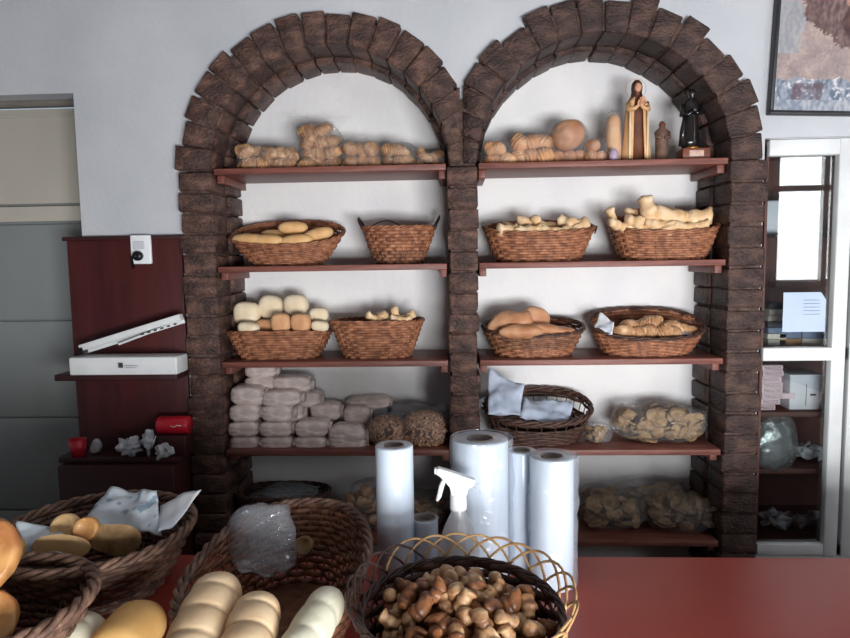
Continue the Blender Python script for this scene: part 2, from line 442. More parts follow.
# white long box
p = at(131,367,-.08)
t = thing('strip_light_box', 'long white metal box with a small label, lying on the red shelf', 'light fitting', (p.x-.012,-.065,sz1))
mb = MB(); mb.rbox((0,0,.028), (.340,.085,.055), .004); mb.build('case', M['white_metal'], t)
mb = MB(); mb.box((-.002,-.0508,.032), (.014,.001,.015)); mb.build('label', M['book_d'], t, smooth=False)
mb = MB(); mb.box((.03,-.0508,.030), (.045,.0008,.002)); mb.box((.03,-.0508,.024), (.035,.0008,.0015)); mb.build('printed_lines', M['box_w'], t, smooth=False)
a = at(82,349,-.06); b = at(182,318,-.06); c = (a+b)/2
t = thing('leaning_rail', 'white slotted metal rail leaning diagonally against the red board', 'rail', c, rot=(0, -math.atan2(b.z-a.z, b.x-a.x), 0))
L_ = (b-a).length
mb = MB(); mb.rbox((0,0,.004), (L_,.03,.020), .002); mb.rbox((0,.012,-.010), (L_,.006,.014), .001); mb.build('channel', M['white_metal'], t)
mb = MB(); mb.rbox((.06,-.012,-.014), (L_*.62,.006,.007), .001, 0, Matrix.Rotation(-.06,4,'Y')); mb.build('lower_lip', M['white_metal'], t)
for q in range(6): mb = MB(); mb.box((L_*.12+q*.022,-.017,-.0125), (.008,.006,.004)); mb.build('slot', M['black'], t, smooth=False)
mb = MB(); mb.box((-L_/2+.004,-.005,-.006), (.014,.03,.02)); mb.build('end_cap', M['black'], t, smooth=False)
# red roll
a = at(169,428,-.1)
t = thing('red_tube', 'bright red glossy tube lying on the lower dark shelf', 'tube', (a.x,-.06,a.z))
mb = MB(); mb.lathe([(.0,-.05),(.026,-.05),(.028,-.047),(.028,.047),(.026,.05),(.0,.05)], 24); mb.v = [(v[2],v[1],v[0]) for v in mb.v]; mb.build('tube', M['redp'], t)
mb = MB(); mb.tube([(.0,-.0285,.003),(.012,-.0285,.0),(.02,-.0285,.005),(.034,-.0285,.004)], .0014, 5); mb.build('white_mark', M['white_p'], t)
mb = MB(); mb.rbox((a.x+.002,-.06,(sz2+a.z-.028)/2), (.09,.07,a.z-.028-sz2), .003); tag(mb.build('cardboard_box', M['cabd']), 'low dark box under the bright red tube', 'box')
a = at(76,447,-.1)
t = thing('red_cup', 'blurry red plastic cup at the left end of the lower shelf', 'cup', (a.x,-.09,sz2))
mb = MB(); mb.lathe([(.0,0),(.02,0),(.027,.055),(.0255,.055),(.019,.003),(0,.003)], 20, cap0=False, cap1=False); mb.build('cup_body', M['redp'], t)
def crumple(u, v, w, h, lab, seed, nm_='crumpled_bag', Y=-.1, m='clutter', z=None):
    a = at(u, v, Y); s = (Y+2.05)/FPX
    mb = MB(); mb.blob((0,0,h*s/2), (w*s,w*s*.7,h*s), 2, None, 34, 22, .9, 75, seed)
    zb = sz2 if z is None else z
    mn = min(q[2] for q in mb.v); mb.v = [(q[0],q[1],q[2]-mn) for q in mb.v]
    return tag(mb.build(nm_, M[m], loc=(a.x,Y,zb)), lab, 'plastic scrap')
crumple(130,442,22,16,'crumpled grey plastic bag in the middle of the lower dark shelf',1)
crumple(163,448,16,13,'crumpled white plastic scrap below the red tube',2, Y=-.13)
crumple(148,433,12,24,'upright twisted white plastic bag left of the red tube',3)
t = MB(); a = at(152,447,-.13); b = at(156,436,-.13); t.tube([a,b],.0015,5); tag(t.build('drinking_straw', M['white_p']), 'thin white stick leaning among the scraps on the lower shelf', 'stick')
a = at(90,432,-.09)
mb = MB(); mb.blob((0,0,.022),(.035,.02,.05),2.4,None,12,8,.3,40,5,Matrix.Rotation(.5,4,'Y')); tag(mb.build('white_mug', M['clutter'], loc=(a.x,-.06,sz2)), 'small pale object right of the red cup on the lower shelf', 'ornament')
# ------------------------------------------------------------------ right: picture
t = thing('framed_picture', 'framed painting of a long-haired bearded man in blue robes', 'picture', (.957,WY-.001,1.921), rot=(.0,math.radians(2.2),0))
PW, PH = .62, .80
mb = MB(); fw_ = .011
mb.rbox((PW/2,-.014,fw_/2), (PW,.026,fw_), .002); mb.rbox((PW/2,-.014,PH-fw_/2), (PW,.026,fw_), .002)
mb.rbox((fw_/2,-.014,PH/2), (fw_,.026,PH-2*fw_), .002); mb.rbox((PW-fw_/2,-.014,PH/2), (fw_,.026,PH-2*fw_), .002)
mb.build('picture_frame', M['frame'], t)
nx, nzz = 150, 190
me_v = []; me_f = []; cols = []
def paint(x, z):
    # x,z metres from the lower left corner of the canvas: loose brush painting
    q = (x, z, 0); n1 = nz(q, 22, 4); n2 = nz(q, 60, 9); n3 = nz((x*4, z*.8, 0), 30, 2)
    def mixc(a, b, f): f = max(0, min(1, f)); return tuple(a[i]*(1-f)+b[i]*f for i in range(3))
    n4 = nz(q, 130, 3); n1 = n1*.7+n4*.5; n3 = n3*.6+nz((x*2.2,z*1.4,0), 60, 8)*.7
    c = mixc((172,160,156), (136,134,140), .5+n1)
    if z > .105+.01*n1: c = mixc((180,160,152), (142,128,128), .5+n1*1.4)
    if z > .18 and x < .09+.03*n1: c = mixc((168,166,168), (140,142,148), .5+n3)
    if z < .105+.02*n1:
        c = mixc((150,156,168), (92,104,122), .5+n3*1.4)
        if n2+n4 > .42: c = (206,206,210)
        if .06 < x-.2*(z-.03) < .15 and .035 < z < .095: c = mixc((96,78,86), c, .3+n1)
    if z < .045: c = mixc((120,130,146), (170,172,178), .5+n3*1.8)
    # shoulder cloth and neck
    # hair
    hx = .250
    e = ((x-hx)/.195)**2 + ((z-.43)/.23)**2
    if e < 1+n1*.25: c = mixc((92,72,72), (136,112,108), .45+n3*1.3)
    # face
    e = ((x-hx-.012)/.068)**2 + ((z-.41)/.125)**2
    if e < 1+n1*.08: c = mixc((198,160,142), (172,132,118), .5+n1)
    # beard
    e = ((x-hx-.01)/.062)**2 + ((z-.275)/.055)**2
    if e < 1+n2*.3: c = mixc((70,50,52), (104,78,74), .45+n2)
    e = ((x-hx-.01)/.028)**2 + ((z-.298)/.007)**2
    if e < 1: c = (168,108,104)
    for sx in (-1, 1):
        e = ((x-hx-sx*.03)/.018)**2 + ((z-.43)/.009)**2
        if e < 1: c = (64,48,50)
        e = ((x-hx-sx*.03)/.024)**2 + ((z-.455)/.005)**2
        if e < 1: c = (84,62,58)
    if abs(x-hx) < .012 and .33 < z < .42: c = mixc(c, (150,112,100), .5)
    return c
for j in range(nzz+1):
    for i in range(nx+1):
        x = fw_+(PW-2*fw_)*i/nx; z = fw_+(PH-2*fw_)*j/nzz
        me_v.append((x,-.012,z)); cols.append(srgb(paint(x,z)))
for j in range(nzz):
    for i in range(nx):
        a = j*(nx+1)+i; me_f.append((a,a+1,a+nx+2,a+nx+1))
me = bpy.data.meshes.new('canvas'); me.from_pydata(me_v,[],me_f); ca = me.color_attributes.new('paint','FLOAT_COLOR','POINT')
ca.data.foreach_set('color', [c for q in cols for c in q])
pm = mat('oil_painting', (200,200,200), None, rough=.35); nt = pm.node_tree; at_ = nt.nodes.new('ShaderNodeAttribute'); at_.attribute_name = 'paint'
nt.links.new(at_.outputs['Color'], nt.nodes['Principled BSDF'].inputs['Base Color']); me.materials.append(pm)
o = bpy.data.objects.new('canvas', me); COL.objects.link(o); o.parent = t
mb = MB(); mb.box((PW/2,-.006,PH/2),(PW-.01,.008,PH-.01)); mb.build('backing', M['book_d'], t, smooth=False)
# ------------------------------------------------------------------ right: glass cabinet
cb = thing('glass_cabinet', 'white framed glass cabinet built in right of the brick arch', 'cabinet', (.962,WY,0))
X0 = .002; XW = 1.33; GD = .33
mb = MB()
mb.box((XW/2,GD,.93),(XW,.016,1.84)); mb.box((X0+.004,GD/2,.93),(.008,GD,1.84)); mb.box((XW-.01,GD/2,.93),(.016,GD,1.84)); mb.box((XW/2,GD/2,1.838),(XW,GD,.016)); mb.box((XW/2,GD/2,.30),(XW,GD,.6*.9))
mb.build('carcass', M['cabinet_in'], cb, smooth=False)
zsh = [1.20, at(800,408,WY+.1).z, .80]
for z in zsh:
    mb = MB(); mb.rbox((XW/2,GD/2+.02,z-.009),(XW-.04,GD-.05,.018),.002); mb.build('inner_shelf', M['cabinet_in'], cb)
ztop = at(800,140,WY).z; zt2 = at(800,156,WY).z; zm1 = at(800,347,WY).z; zm2 = at(800,360,WY).z; zb1 = at(800,542,WY).z; zb2 = at(800,553,WY).z
xs0 = at(832,250,WY).x-.962; xs1 = at(846,250,WY).x-.962
def doorf(x0, x1, first):
    d_ = MB()
    d_.rbox(((x0+x1)/2,-.004,(ztop+zt2)/2),(x1-x0,.03,ztop-zt2),.003)
    d_.rbox(((x0+x1)/2,-.004,(zm1+zm2)/2),(x1-x0,.03,zm1-zm2),.003)
    d_.rbox(((x0+x1)/2,-.004,(zb1+zb2)/2),(x1-x0,.03,zb1-zb2),.003)
    d_.rbox((x1-(xs1-xs0)/2,-.006,(ztop+zb2)/2),(xs1-xs0,.03,ztop-zb2),.003)
    if not first: d_.rbox((x0+(xs1-xs0)/2,-.006,(ztop+zb2)/2),(xs1-xs0,.03,ztop-zb2),.003)
    o = d_.build('glass_door', M['white_metal'], cb)
    q = MB(); q.box(((x0+x1)/2,.002,(zm1+ztop)/2),(x1-x0-.01,.003,ztop-zm1)); q.box(((x0+x1)/2,.002,(zm2+zb1)/2),(x1-x0-.01,.003,zm2-zb1)); q.build('glass_pane', M['glass'], o, smooth=False)
doorf(X0, xs1, True); doorf(xs1+.012, xs1+.50, False); doorf(xs1+.512, XW, False)
mb = MB(); mb.rbox((XW/2,-.004,(ztop+CTOP)/2),(XW,.02,CTOP-ztop-.004),.002); mb.build('top_rail', M['white_metal'], cb)
mb = MB(); mb.rbox((XW/2,-.004,.27),(XW,.02,zb2-.28+.27),.002); mb.build('plinth_panel', M['white_metal'], cb)
# things in the cabinet
def cbox(u0, v0, u1, v1, Y, dp, m, name, lab, cat, group=None, zb=None):
    a = at(u0, v1, Y); b = at(u1, v0, Y); z0 = a.z if zb is None else zb
    mb = MB(); mb.rbox((0,dp/2,(b.z-a.z)/2), (b.x-a.x,dp,b.z-a.z), .002)
    return tag(mb.build(name, M[m], loc=((a.x+b.x)/2, Y, z0)), lab, cat, group), (a, b)
# books: stack behind the left edge and lower row
zz = zsh[0]; R = random.Random(3)
tones = ['cream', 'cream', 'blue-grey', 'dark', 'cream', 'cream', 'dark']
bm_ = {'cream':'book_c','blue-grey':'book_b','dark':'book_d'}
names = ['lowest','second from the bottom','third from the bottom','fourth','fifth','sixth','topmost']
x0 = at(767,300,.12).x
for i, tn in enumerate(tones):
    h = .020; mb = MB(); mb.rbox((0,.07,h/2), (.062+R.uniform(-.006,.004),.14,h-.001), .002)
    tag(mb.build('book', M[bm_[tn]], loc=(x0+.037,.12,zz)), '%s book, %s in the left pile of the cabinet upper shelf' % (tn, names[i]), 'book', 'books piled in the cabinet'); zz += h
zz = zsh[0]
for i, (u0, u1, m, tn) in enumerate([(778,800,'book_o','ochre'),(801,826,'book_c','pale cream')]):
    for j in range(2):
        a = at(u0,340,.12); b = at(u1,340,.12); mb = MB(); mb.rbox((0,.06,.0115),(b.x-a.x,.12,.022),.002)
        tag(mb.build('book', M[m] if j == 0 else M['book_b'], loc=((a.x+b.x)/2+.004,.12,zsh[0]+j*.023)), '%s book lying %s under the pale blue sheet' % (tn if j == 0 else 'blue-grey', ['at the bottom','on top of the %s one' % tn][j]), 'book', 'books lying in the cabinet')
a = at(782,332,.012); b = at(826,292,.012)
mb = MB(); nn = 8; vs = []; fs = []
for j in range(nn+1):
    for i in range(nn+1):
        x = (b.x-a.x)*i/nn; z = (b.z-a.z)*j/nn
        if i == nn and j > 6: z -= .012*(j-6)
        vs.append((x, -.0015-.003*abs(nz((x,z,0),20,3)), z))
for j in range(nn):
    for i in range(nn): k = j*(nn+1)+i; fs.append((k,k+1,k+nn+2,k+nn+1))
mb.add(vs, fs); mb.add([(v[0],v[1]+.0008,v[2]) for v in vs], [f[::-1] for f in fs])
t = thing('notice_sheet', 'pale blue paper sheet with faint lines stuck on the cabinet glass', 'paper', (a.x,.012,a.z))
mb.build('sheet', M['blue_paper'], t)
mb = MB(); 
for i in range(5): mb.box((.085,-.0052,.055+.011*i),(.05,.0005,.0012))
mb.build('written_lines', M['book_b'], t, smooth=False)
# printed cartons
zc = zsh[1]; step = (at(770,362,.10).z-at(770,407,.10).z)/8
ofs = [(-.012,.055),(-.004,.062),(.0,.105),(-.002,.066),(-.002,.066),(-.014,.074),(0,.066),(-.003,.066)]
xb = at(763,380,.10).x
for i in range(8):
    dx, w = ofs[i]
    a = xb+dx; mb = MB(); mb.rbox((w/2,.05,step/2),(w,.1,step-.0008),.0015)
    where = ['lowest','second from the bottom','third up, sticking out rightwards','fourth from the bottom','fifth from the bottom','sixth from the bottom, shifted left','seventh from the bottom','topmost'][i]
    o = tag(mb.build('printed_carton', M['box_p'], loc=(a,.10,zc+i*step)), 'pink and white printed carton in the cabinet stack, %s' % where, 'box', 'printed cartons stacked in the cabinet')
    cu = bpy.data.curves.new('lettering','FONT'); cu.body = 'MAGICOS'; cu.size = step*.9; cu.extrude = .0002; cu.space_character = 1.12
    tx = bpy.data.objects.new('lettering_curve', cu); COL.objects.link(tx); bpy.context.view_layer.update()
    tm = bpy.data.meshes.new_from_object(tx.evaluated_get(bpy.context.evaluated_depsgraph_get())); tm.materials.append(M['ink']); bpy.data.objects.remove(tx)
    tx = bpy.data.objects.new('lettering', tm); COL.objects.link(tx); tx.parent = o; tx.location = (.006,-.0008,step*.2); tx.rotation_euler = (PI/2,0,0)
    wt = max(v.co.x for v in tm.vertices); tx.scale = ((min(w,.07)-.012)/wt, 1, 1)
a = at(790,408,.10); b = at(824,374,.10)
t = thing('white_carton', 'white card box with a dark slot on the cabinet middle shelf', 'box', ((a.x+b.x)/2,.10,zsh[1]), 0)
mb = MB(); mb.rbox((0,.07,(b.z-a.z)/2),(b.x-a.x,.13,b.z-a.z),.003); mb.build('carton', M['box_w'], t)
mb = MB(); mb.rbox((0,.07,(b.z-a.z)+.002),(b.x-a.x+.006,.136,.006),.002); mb.build('lid', M['box_w'], t)
mb = MB(); mb.box((.022,.004,.05),(.018,.003,.006)); mb.build('hand_slot', M['black'], t, smooth=False)
mb = MB(); mb.box((.0,.004,.05),(.001,.003,.07)); mb.build('card_seam', M['black'], t, smooth=False)
# foil tray
a = at(772,447,.08)
t = thing('foil_tray', 'crinkled silver foil tray in clear wrap standing in the cabinet', 'tray', (a.x+.005,.085,a.z-.075))
mb = MB(); mb.blob((0,0,.082),(.13,.05,.165),2.2,None,28,18,.25,40,4); mb.build('foil', M['silver'], t)
mb = MB(); mb.blob((.006,.0,.088),(.135,.07,.185),3,None,20,12,.12,25,9); mb.build('wrapper', M['film'], t)
mb = MB(); mb.rbox((a.x+.02,.16,(a.z-.075+.80)/2),(.14,.14,max(.01,a.z-.075-.8)),.003); tag(mb.build('dark_box', M['cabd']), 'dark low box under the foil tray in the cabinet', 'box')
for i,(u,v,w,h,lab) in enumerate([(805,462,22,14,'dim crumpled plastic pack right of the foil tray'),(822,462,16,12,'small dim plastic pack at the right of the cabinet shelf')]):
    crumple(u,v,w,h,lab,30+i,'plastic_pack',.16,'clutter',.80)
for i,(u,v,w,h,lab) in enumerate([(775,520,26,16,'dim plastic pack at the bottom left of the cabinet'),(798,522,20,12,'dim plastic pack at the bottom middle of the cabinet'),(818,518,20,12,'dim plastic pack at the bottom right of the cabinet')]):
    crumple(u,v,w,h,lab,40+i,'plastic_pack',.14,'clutter',.572)
a = at(769,232,.1); b = at(826,196,.1)
mb = MB(); mb.rbox((0,0,(b.z-a.z)/2+.0),(b.x-a.x,.05,b.z-a.z),.006,.001); o = mb.build('white_slab', M['box_w'], loc=((a.x+b.x)/2,.17,0)); 
zz5 = at(800,234,.14).z  # plain white slab filling the white rectangle behind the glass
o.location.z = zz5
tag(o, 'plain white slab on the upper shelf behind the cabinet glass', 'package')
mb = MB(); mb.rbox((XW/2,GD/2+.02,zz5-.004),(XW-.04,GD-.05,.007),.002); mb.build('glass_inner_shelf', M['glass'], cb)
# ------------------------------------------------------------------ baskets
def basket(name, label, loc, at_, bt, ab, bb, hf, hb, m='wicker', rows=11, stakes=28, p=2.3, rz=0, rimr=.0055, group=None, m2=None, rim_m=None, bulge=.75, sy=0, loops=None, braid=True):
    t = thing(name, label, 'basket', loc, rz, group)
    H = lambda th: hf + (hb-hf)*(1+math.sin(th))/2
    e = 2/p
    def pt(th, f, off=0):
        k = f**bulge
        a = ab+(at_-ab)*k + off; b = bb+(bt-bb)*k + off
        c, s = math.cos(th), math.sin(th)
        return Vector((a*math.copysign(abs(c)**e, c), b*math.copysign(abs(s)**e, s), f*H(th)))
    ns = stakes*4; amp = .0034
    split = int(rows*.38) if m2 else 0
    def weav(r0, r1):
        mb = MB()
        for k in range(r0, r1):
            f = (k+.5)/rows
            if loops and (k in loops): continue
            rh = (hf+hb)/2/rows*.60; rings = []
            for i in range(ns):
                th = 2*PI*i/ns
                c = pt(th, f, amp*math.cos(stakes*th/2+k*PI) )
                er = Vector((math.cos(th), math.sin(th), 0))
                rings.append([c + er*(.0024*math.cos(2*PI*q/6)) + Vector((0,0,rh*math.sin(2*PI*q/6)*H(th)/((hf+hb)/2))) for q in range(6)])
            mb.loft(rings, loop=True)
        return mb
    if m2: weav(0, split).build('pale_lower_weave', M[m2], t)
    mb = weav(split, rows)
    for i in range(stakes):
        th = 2*PI*(i)/stakes
        mb.tube([pt(th, f) for f in (0,.3,.6,.85,1)], .0019, 5)
    mb.build('woven_side', M[m], t)
    mb = MB(); nr = stakes*4
    for q in range(3):
        pts = []
        for i in range(nr):
            th = 2*PI*i/nr; ph = stakes/3.0*th*1.0 + q*2*PI/3
            ph = round(stakes/3)*th + q*2*PI/3
            c = pt(th, 1, rimr*.75*math.cos(ph)); c.z += rimr*.75*math.sin(ph); pts.append(c)
        mb.tube(pts, rimr*.62, 6, True)
    mb.build('rim', M[rim_m or m], t)
    mb = MB()
    rg = []
    for zz in (.001, .005):
        rg.append([Vector((*(pt(2*PI*i/40, 0)*1.0).xy, zz)) for i in range(40)])
    mb.loft(rg)
    mb.build('base', M[m], t)
    t['_h'] = hb
    del t['_h']
    return t, pt
def sbasket(name, label, s, xl, xr, vf, vb, bl, br, dp, m, Yc=.125, **kw):
    z = SZ[s]
    yf = Yc-dp/2; yb = Yc+dp/2
    zf = at((xl+xr)/2, vf, yf).z - z; zb = at((xl+xr)/2, vb, yb).z - z
    x0 = at(xl, vf, Yc).x; x1 = at(xr, vf, Yc).x
    b0 = at(bl, vf, Yc-dp*.3).x; b1 = at(br, vf, Yc-dp*.3).x
    return basket(name, label, ((x0+x1)/2, Yc, z), (x1-x0)/2-.004, dp/2-.004, (b1-b0)/2, dp*.34, zf, zb, m, **kw)
sbasket('oval_bread_basket', 'oval reddish wicker basket holding long golden rolls', 2, 232,345, 246,222, 262,325, .235, 'wicker')
b_, _p = sbasket('round_wicker_basket', 'small round empty wicker basket with wire ears, pale lower band', 2, 362,436, 227,228, 379,422, .215, 'wicker', m2='wicker_b', p=2.0, stakes=32)
for q in (-1, 1):
    mb = MB()
    for k in range(3):
        pts = []
        for i in range(13):
            u = i/12; x = .115*q + q*.008*math.sin(PI*u); y = -.05+.1*u
            if q < 0: y = -.045+.09*u; 
            pts.append((x + q*(.003+.010*math.sin(PI*u)), y+.006*k, .116+.034*math.sin(PI*u)+(.004*k)))
        mb.tube(pts, .0022, 5)
    mb.build('wire_ear', M['cane_d'], b_)
mb = MB(); mb.tube([(-.10+.11*u/10, .03, .124+.022*math.sin(PI*u/10)) for u in range(11)], .0018, 5); mb.build('wire_hoop', M['cane_d'], b_)
sbasket('oval_bread_basket', 'rectangular wicker basket heaped with white and tan rolls', 3, 231,331, 333,330, 244,318, .225, 'wicker', p=3.2)
sbasket('deep_wicker_basket', 'deep straight-sided wicker basket with small pale pastries', 3, 331,424, 323,318, 346,412, .22, 'wicker', rows=14, stakes=34, bulge=.9, p=2.8)
b_, _p = sbasket('oval_bread_basket', 'oval wicker basket of pale bone-shaped pastries, with dark end handle', 2, 483,594, 233,222, 500,580, .225, 'wicker')
mb = MB()
for k in range(3): mb.tube([(.178+.012*math.sin(PI*i/10), -.035+.07*i/10+.004*k, .098+.016*math.sin(PI*i/10)-.004*k) for i in range(11)], .0024, 5)
mb.build('end_handle', M['cane_d'], b_)
sbasket('boat_wicker_basket', 'wicker basket piled with the biggest bone-shaped pastries, under the dark figurine', 2, 608,716, 232,216, 624,705, .235, 'wicker', rows=12, p=2.6)
sbasket('oval_bread_basket', 'oval wicker basket holding brown flat loaves', 3, 482,584, 336,317, 498,570, .235, 'wicker_b', rim_m='wicker_d', m2='wicker')
sbasket('wide_wicker_basket', 'wide high-backed wicker basket lined with white paper at its left', 3, 588,703, 340,308, 606,688, .24, 'wicker', rim_m='wicker_d', rows=12)
sbasket('dark_open_basket', 'dark brown basket with white plastic sheet, on the lower right shelf', 4, 484,591, 425,388, 500,578, .235, 'wicker_d', rows=12, rimr=.008, loops=(8,9))
# ------------------------------------------------------------------ breads on the shelves
def bread(u, v, w, h, Y, m, name, lab, cat, group=None, p=2.6, rz=0, ry=0, dd=None, seed=0, amp=.06, fn=None, pz=2.2):
    s = (Y+2.05)/FPX; a = at(u, v, Y)
    mb = MB(); mb.blob((0,0,0), (w*s, (dd or w*.7)*s, h*s), p, pz, 22, 12, amp, 25, seed, fn=fn)
    return tag(mb.build(name, M[m], loc=a, rot=(0,ry,rz)), lab, cat, group)
G = 'long golden rolls in the oval basket'
for i, (u,v,w,h,Y,ry,lab) in enumerate([
    (250,240,40,13,.06,.05,'leftmost golden roll, poking out over the basket rim'),
    (268,241,34,13,.05,.0,'golden roll second from the left in the front row'),
    (296,241,36,13,.05,-.1,'golden roll right of centre in the front row of the oval basket'),
    (318,235,32,14,.08,-.25,'golden roll at the right end of the oval basket'),
    (293,228,30,13,.10,.0,'golden roll on top of the others in the oval basket'),
    (278,236,34,12,.14,.1,'golden roll at the back of the oval basket, behind the front row')]):
    bread(u,v,w,h,Y,'gold','long_roll',lab,'bread roll',G,2.4,.1*i-.2,ry,17,i,.04)
G = 'white and tan rolls heaped in the square basket'
for i,(u,v,w,h,Y,m,lab) in enumerate([
    (247,313,27,23,.12,'white_bread','white roll at the left of the heap in the square basket'),
    (271,307,25,24,.14,'white_bread','tall white roll second from left at the back of the heap'),
    (296,305,25,22,.14,'white_bread','white roll at the right of the back row in the heap'),
    (319,315,20,16,.12,'white_bread','small white roll at the far right of the heap'),
    (249,328,22,12,.05,'white_bread','low white roll at the front left of the square basket'),
    (281,323,20,20,.05,'tan','left one of the two tan rolls at the front of the heap'),
    (301,323,20,20,.05,'tan','right one of the two tan rolls at the front of the heap'),
    (320,326,18,11,.06,'white_bread','pale roll under the small white one at the right'),
    (266,326,22,14,.10,'tan','tan roll half hidden between front white roll and tan rolls'),
    (290,322,30,20,.16,'white_bread','white roll buried in the middle behind the tan rolls')]):
    bread(u,v,w,h,Y,m,'square_roll',lab,'bread roll',G,3.2,.15*math.sin(i*3),.12*math.sin(i*2),None,i,.06,pz=2.8)
# bone shaped pastry
def bone(L_, r, bend=.25, seed=0, seg=20):
    mb = MB(); rings = []
    for i in range(seg+1):
        t = i/seg*2-1
        k = .84 + .22*math.cos(t*3.6+seed*.9)**2
        if abs(t) > .82: k *= math.sqrt(max(0.03, 1-((abs(t)-.82)/.19)**2))
        c = Vector((t*L_/2, bend*L_*(t*t-.4)*.6, bend*L_*.35*(t*t)))
        rings.append([c+Vector((0, r*k*math.cos(2*PI*q/12)*1.1, r*k*math.sin(2*PI*q/12))) for q in range(12)])
    mb.loft(rings)
    mb.v = [tuple(Vector(v)*(1+.16*nz(v,45,seed))) for v in mb.v]
    return mb
def bones(lst, m, group, name, cat, Yb=.07):
    for i, it in enumerate(lst):
        u,v,w,h,Y,rz,ry,lab = it; s = (Y+2.05)/FPX; a = at(u,v,Y)
        bone(w*s, h*s/2, .25, i).build(name, M[m], loc=a, rot=(0,ry,rz))
        tag(COL.objects[-1], lab, cat, group)
bones([(508,231,22,13,.06,.3,.0,'pale pastry at the left end of the basket beside the pillar'),
 (521,234,16,10,.05,.9,.2,'small pale pastry second from the left, beside the pillar basket left end'),
 (527,222,22,10,.10,.2,.1,'pale pastry on top at the centre left of the basket by the pillar'),
 (537,225,18,9,.08,1.2,.9,'upright pale pastry at the centre of the basket by the pillar'),
 (531,232,26,13,.05,.1,-.05,'large pale pastry at the centre front of the basket by the pillar'),
 (548,232,24,12,.05,-.2,.2,'pale pastry right of centre at the front of the basket by the pillar'),
 (563,231,18,9,.06,.5,-.3,'small pale pastry near the right end of the basket by the pillar'),
 (572,224,30,13,.10,-.3,.2,'browner pastry at the back right of the basket by the pillar'),
 (580,228,24,12,.08,.3,-.6,'pale pastry leaning on the end handle of the basket'),
 (514,229,24,10,.13,.1,.1,'pale pastry at the back left of the basket by the pillar'),
 (550,227,26,10,.14,.0,.1,'pale pastry at the back centre of the basket by the pillar')], 'biscuit', 'pale pastries in the basket by the pillar', 'bone_pastry', 'pastry')
bones([(612,219,22,9,.10,.2,1.2,'thin upright pastry at the far left of the high heap'),
 (618,226,20,10,.05,.3,.3,'pale pastry at the left front of the high heap'),
 (634,222,20,12,.05,-.3,.2,'round-ended pale pastry left of the upright one in the high heap'),
 (635,213,20,9,.12,.1,.0,'pale pastry at the back left of the high heap'),
 (648,213,34,16,.07,.2,1.25,'tall browned pastry standing up, highest in the heap'),
 (657,226,24,12,.05,0,.1,'pale pastry lying at the foot of the tall standing one'),
 (672,218,36,17,.08,.2,.15,'big browned pastry right of the tall standing one'),
 (694,219,36,18,.09,-.2,-.05,'big pale pastry at the right end of the high heap'),
 (668,229,14,16,.04,.1,1.3,'short pastry end hanging down over the front of the basket rim'),
 (684,228,24,10,.04,.2,.1,'thin pale pastry at the right front of the high heap'),
 (700,226,20,9,.05,-.2,-.2,'pale pastry tip at the right front corner of the high heap'),
 (640,230,30,11,.06,.1,0,'pale pastry lying low at the front centre of the high heap'),
 (660,213,30,10,.15,.0,.0,'pastry at the back of the high heap behind the tall one')], 'biscuit', 'pale pastries in the high heap', 'bone_pastry', 'pastry')
bones([(374,319,18,8,.06,.3,.5,'curved tan pastry at the left of the deep basket'),
 (383,317,10,11,.08,.9,.9,'small round-ended pastry beside the tan one in the deep basket'),
 (396,315,18,8,.08,.1,1.2,'upright white pastry in the middle of the deep basket'),
 (409,317,14,9,.08,-.2,-.5,'small pastry at the right of the deep basket'),
 (401,320,22,8,.05,-.1,.1,'flat pastry in front of the upright one in the deep basket'),
 (388,322,26,8,.10,.1,.1,'pastry lying low at the back of the deep basket')], 'biscuit', 'small pastries in the deep basket', 'bone_pastry', 'pastry')
G = 'brown flat loaves'
for i,(u,v,w,h,Y,ry,lab) in enumerate([(512,324,46,26,.09,-.08,'brown flat loaf at the left of the basket by the pillar'),(521,331,44,15,.04,-.02,'brown flat loaf lying at the front left of the loaf basket'),
   (536,320,28,26,.11,.05,'upright brown loaf standing highest in the loaf basket'),(542,329,36,12,.05,.05,'brown flat loaf at the front centre right of the loaf basket'),(560,331,32,9,.06,.1,'thin brown loaf at the right of the loaf basket')]):
    bread(u,v,w,h,Y,'brown_bread','flat_loaf',lab,'bread',G,3.4,.1*i-.2,ry,None,i,.22)
# small croissants in paper-lined basket
def croiss(w, r, seg=26, n=7, bend=.35, seed=0):
    mb = MB(); rings = []
    for i in range(seg+1):
        t = i/seg*2-1; env = math.sqrt(max(.02,1-abs(t)**2.4)); env = .25+.75*env if abs(t)<.97 else .12
        k = env*(1+.30*(abs(math.sin((t+1)*n*PI/2+seed))**.5-.6))
        c = Vector((t*w/2, bend*w*(t*t), 0))
        rings.append([c+Vector((0, r*k*math.cos(2*PI*q/12)*1.1, r*k*math.sin(2*PI*q/12)*.95)) for q in range(12)])
    return mb.loft(rings)
R = random.Random(11)
G = 'small croissants in the paper-lined basket'
for i,(u,v) in enumerate([(626,331),(638,333),(650,331),(662,332),(674,333),(632,327),(645,326),(658,327),(669,327),(682,330),(690,332),(652,322)]):
    Y = .06 if i < 5 else .09; s = (Y+2.05)/FPX; a = at(u,v,Y)
    croiss(20*s, 6.5*s, seed=i).build('small_croissant', M['pastry'], loc=a, rot=(R.uniform(-.5,.5),R.uniform(-.7,.7),R.uniform(-1,1)))
    tag(COL.objects[-1], 'small browned croissant in the basket lined with white paper', 'croissant', G)
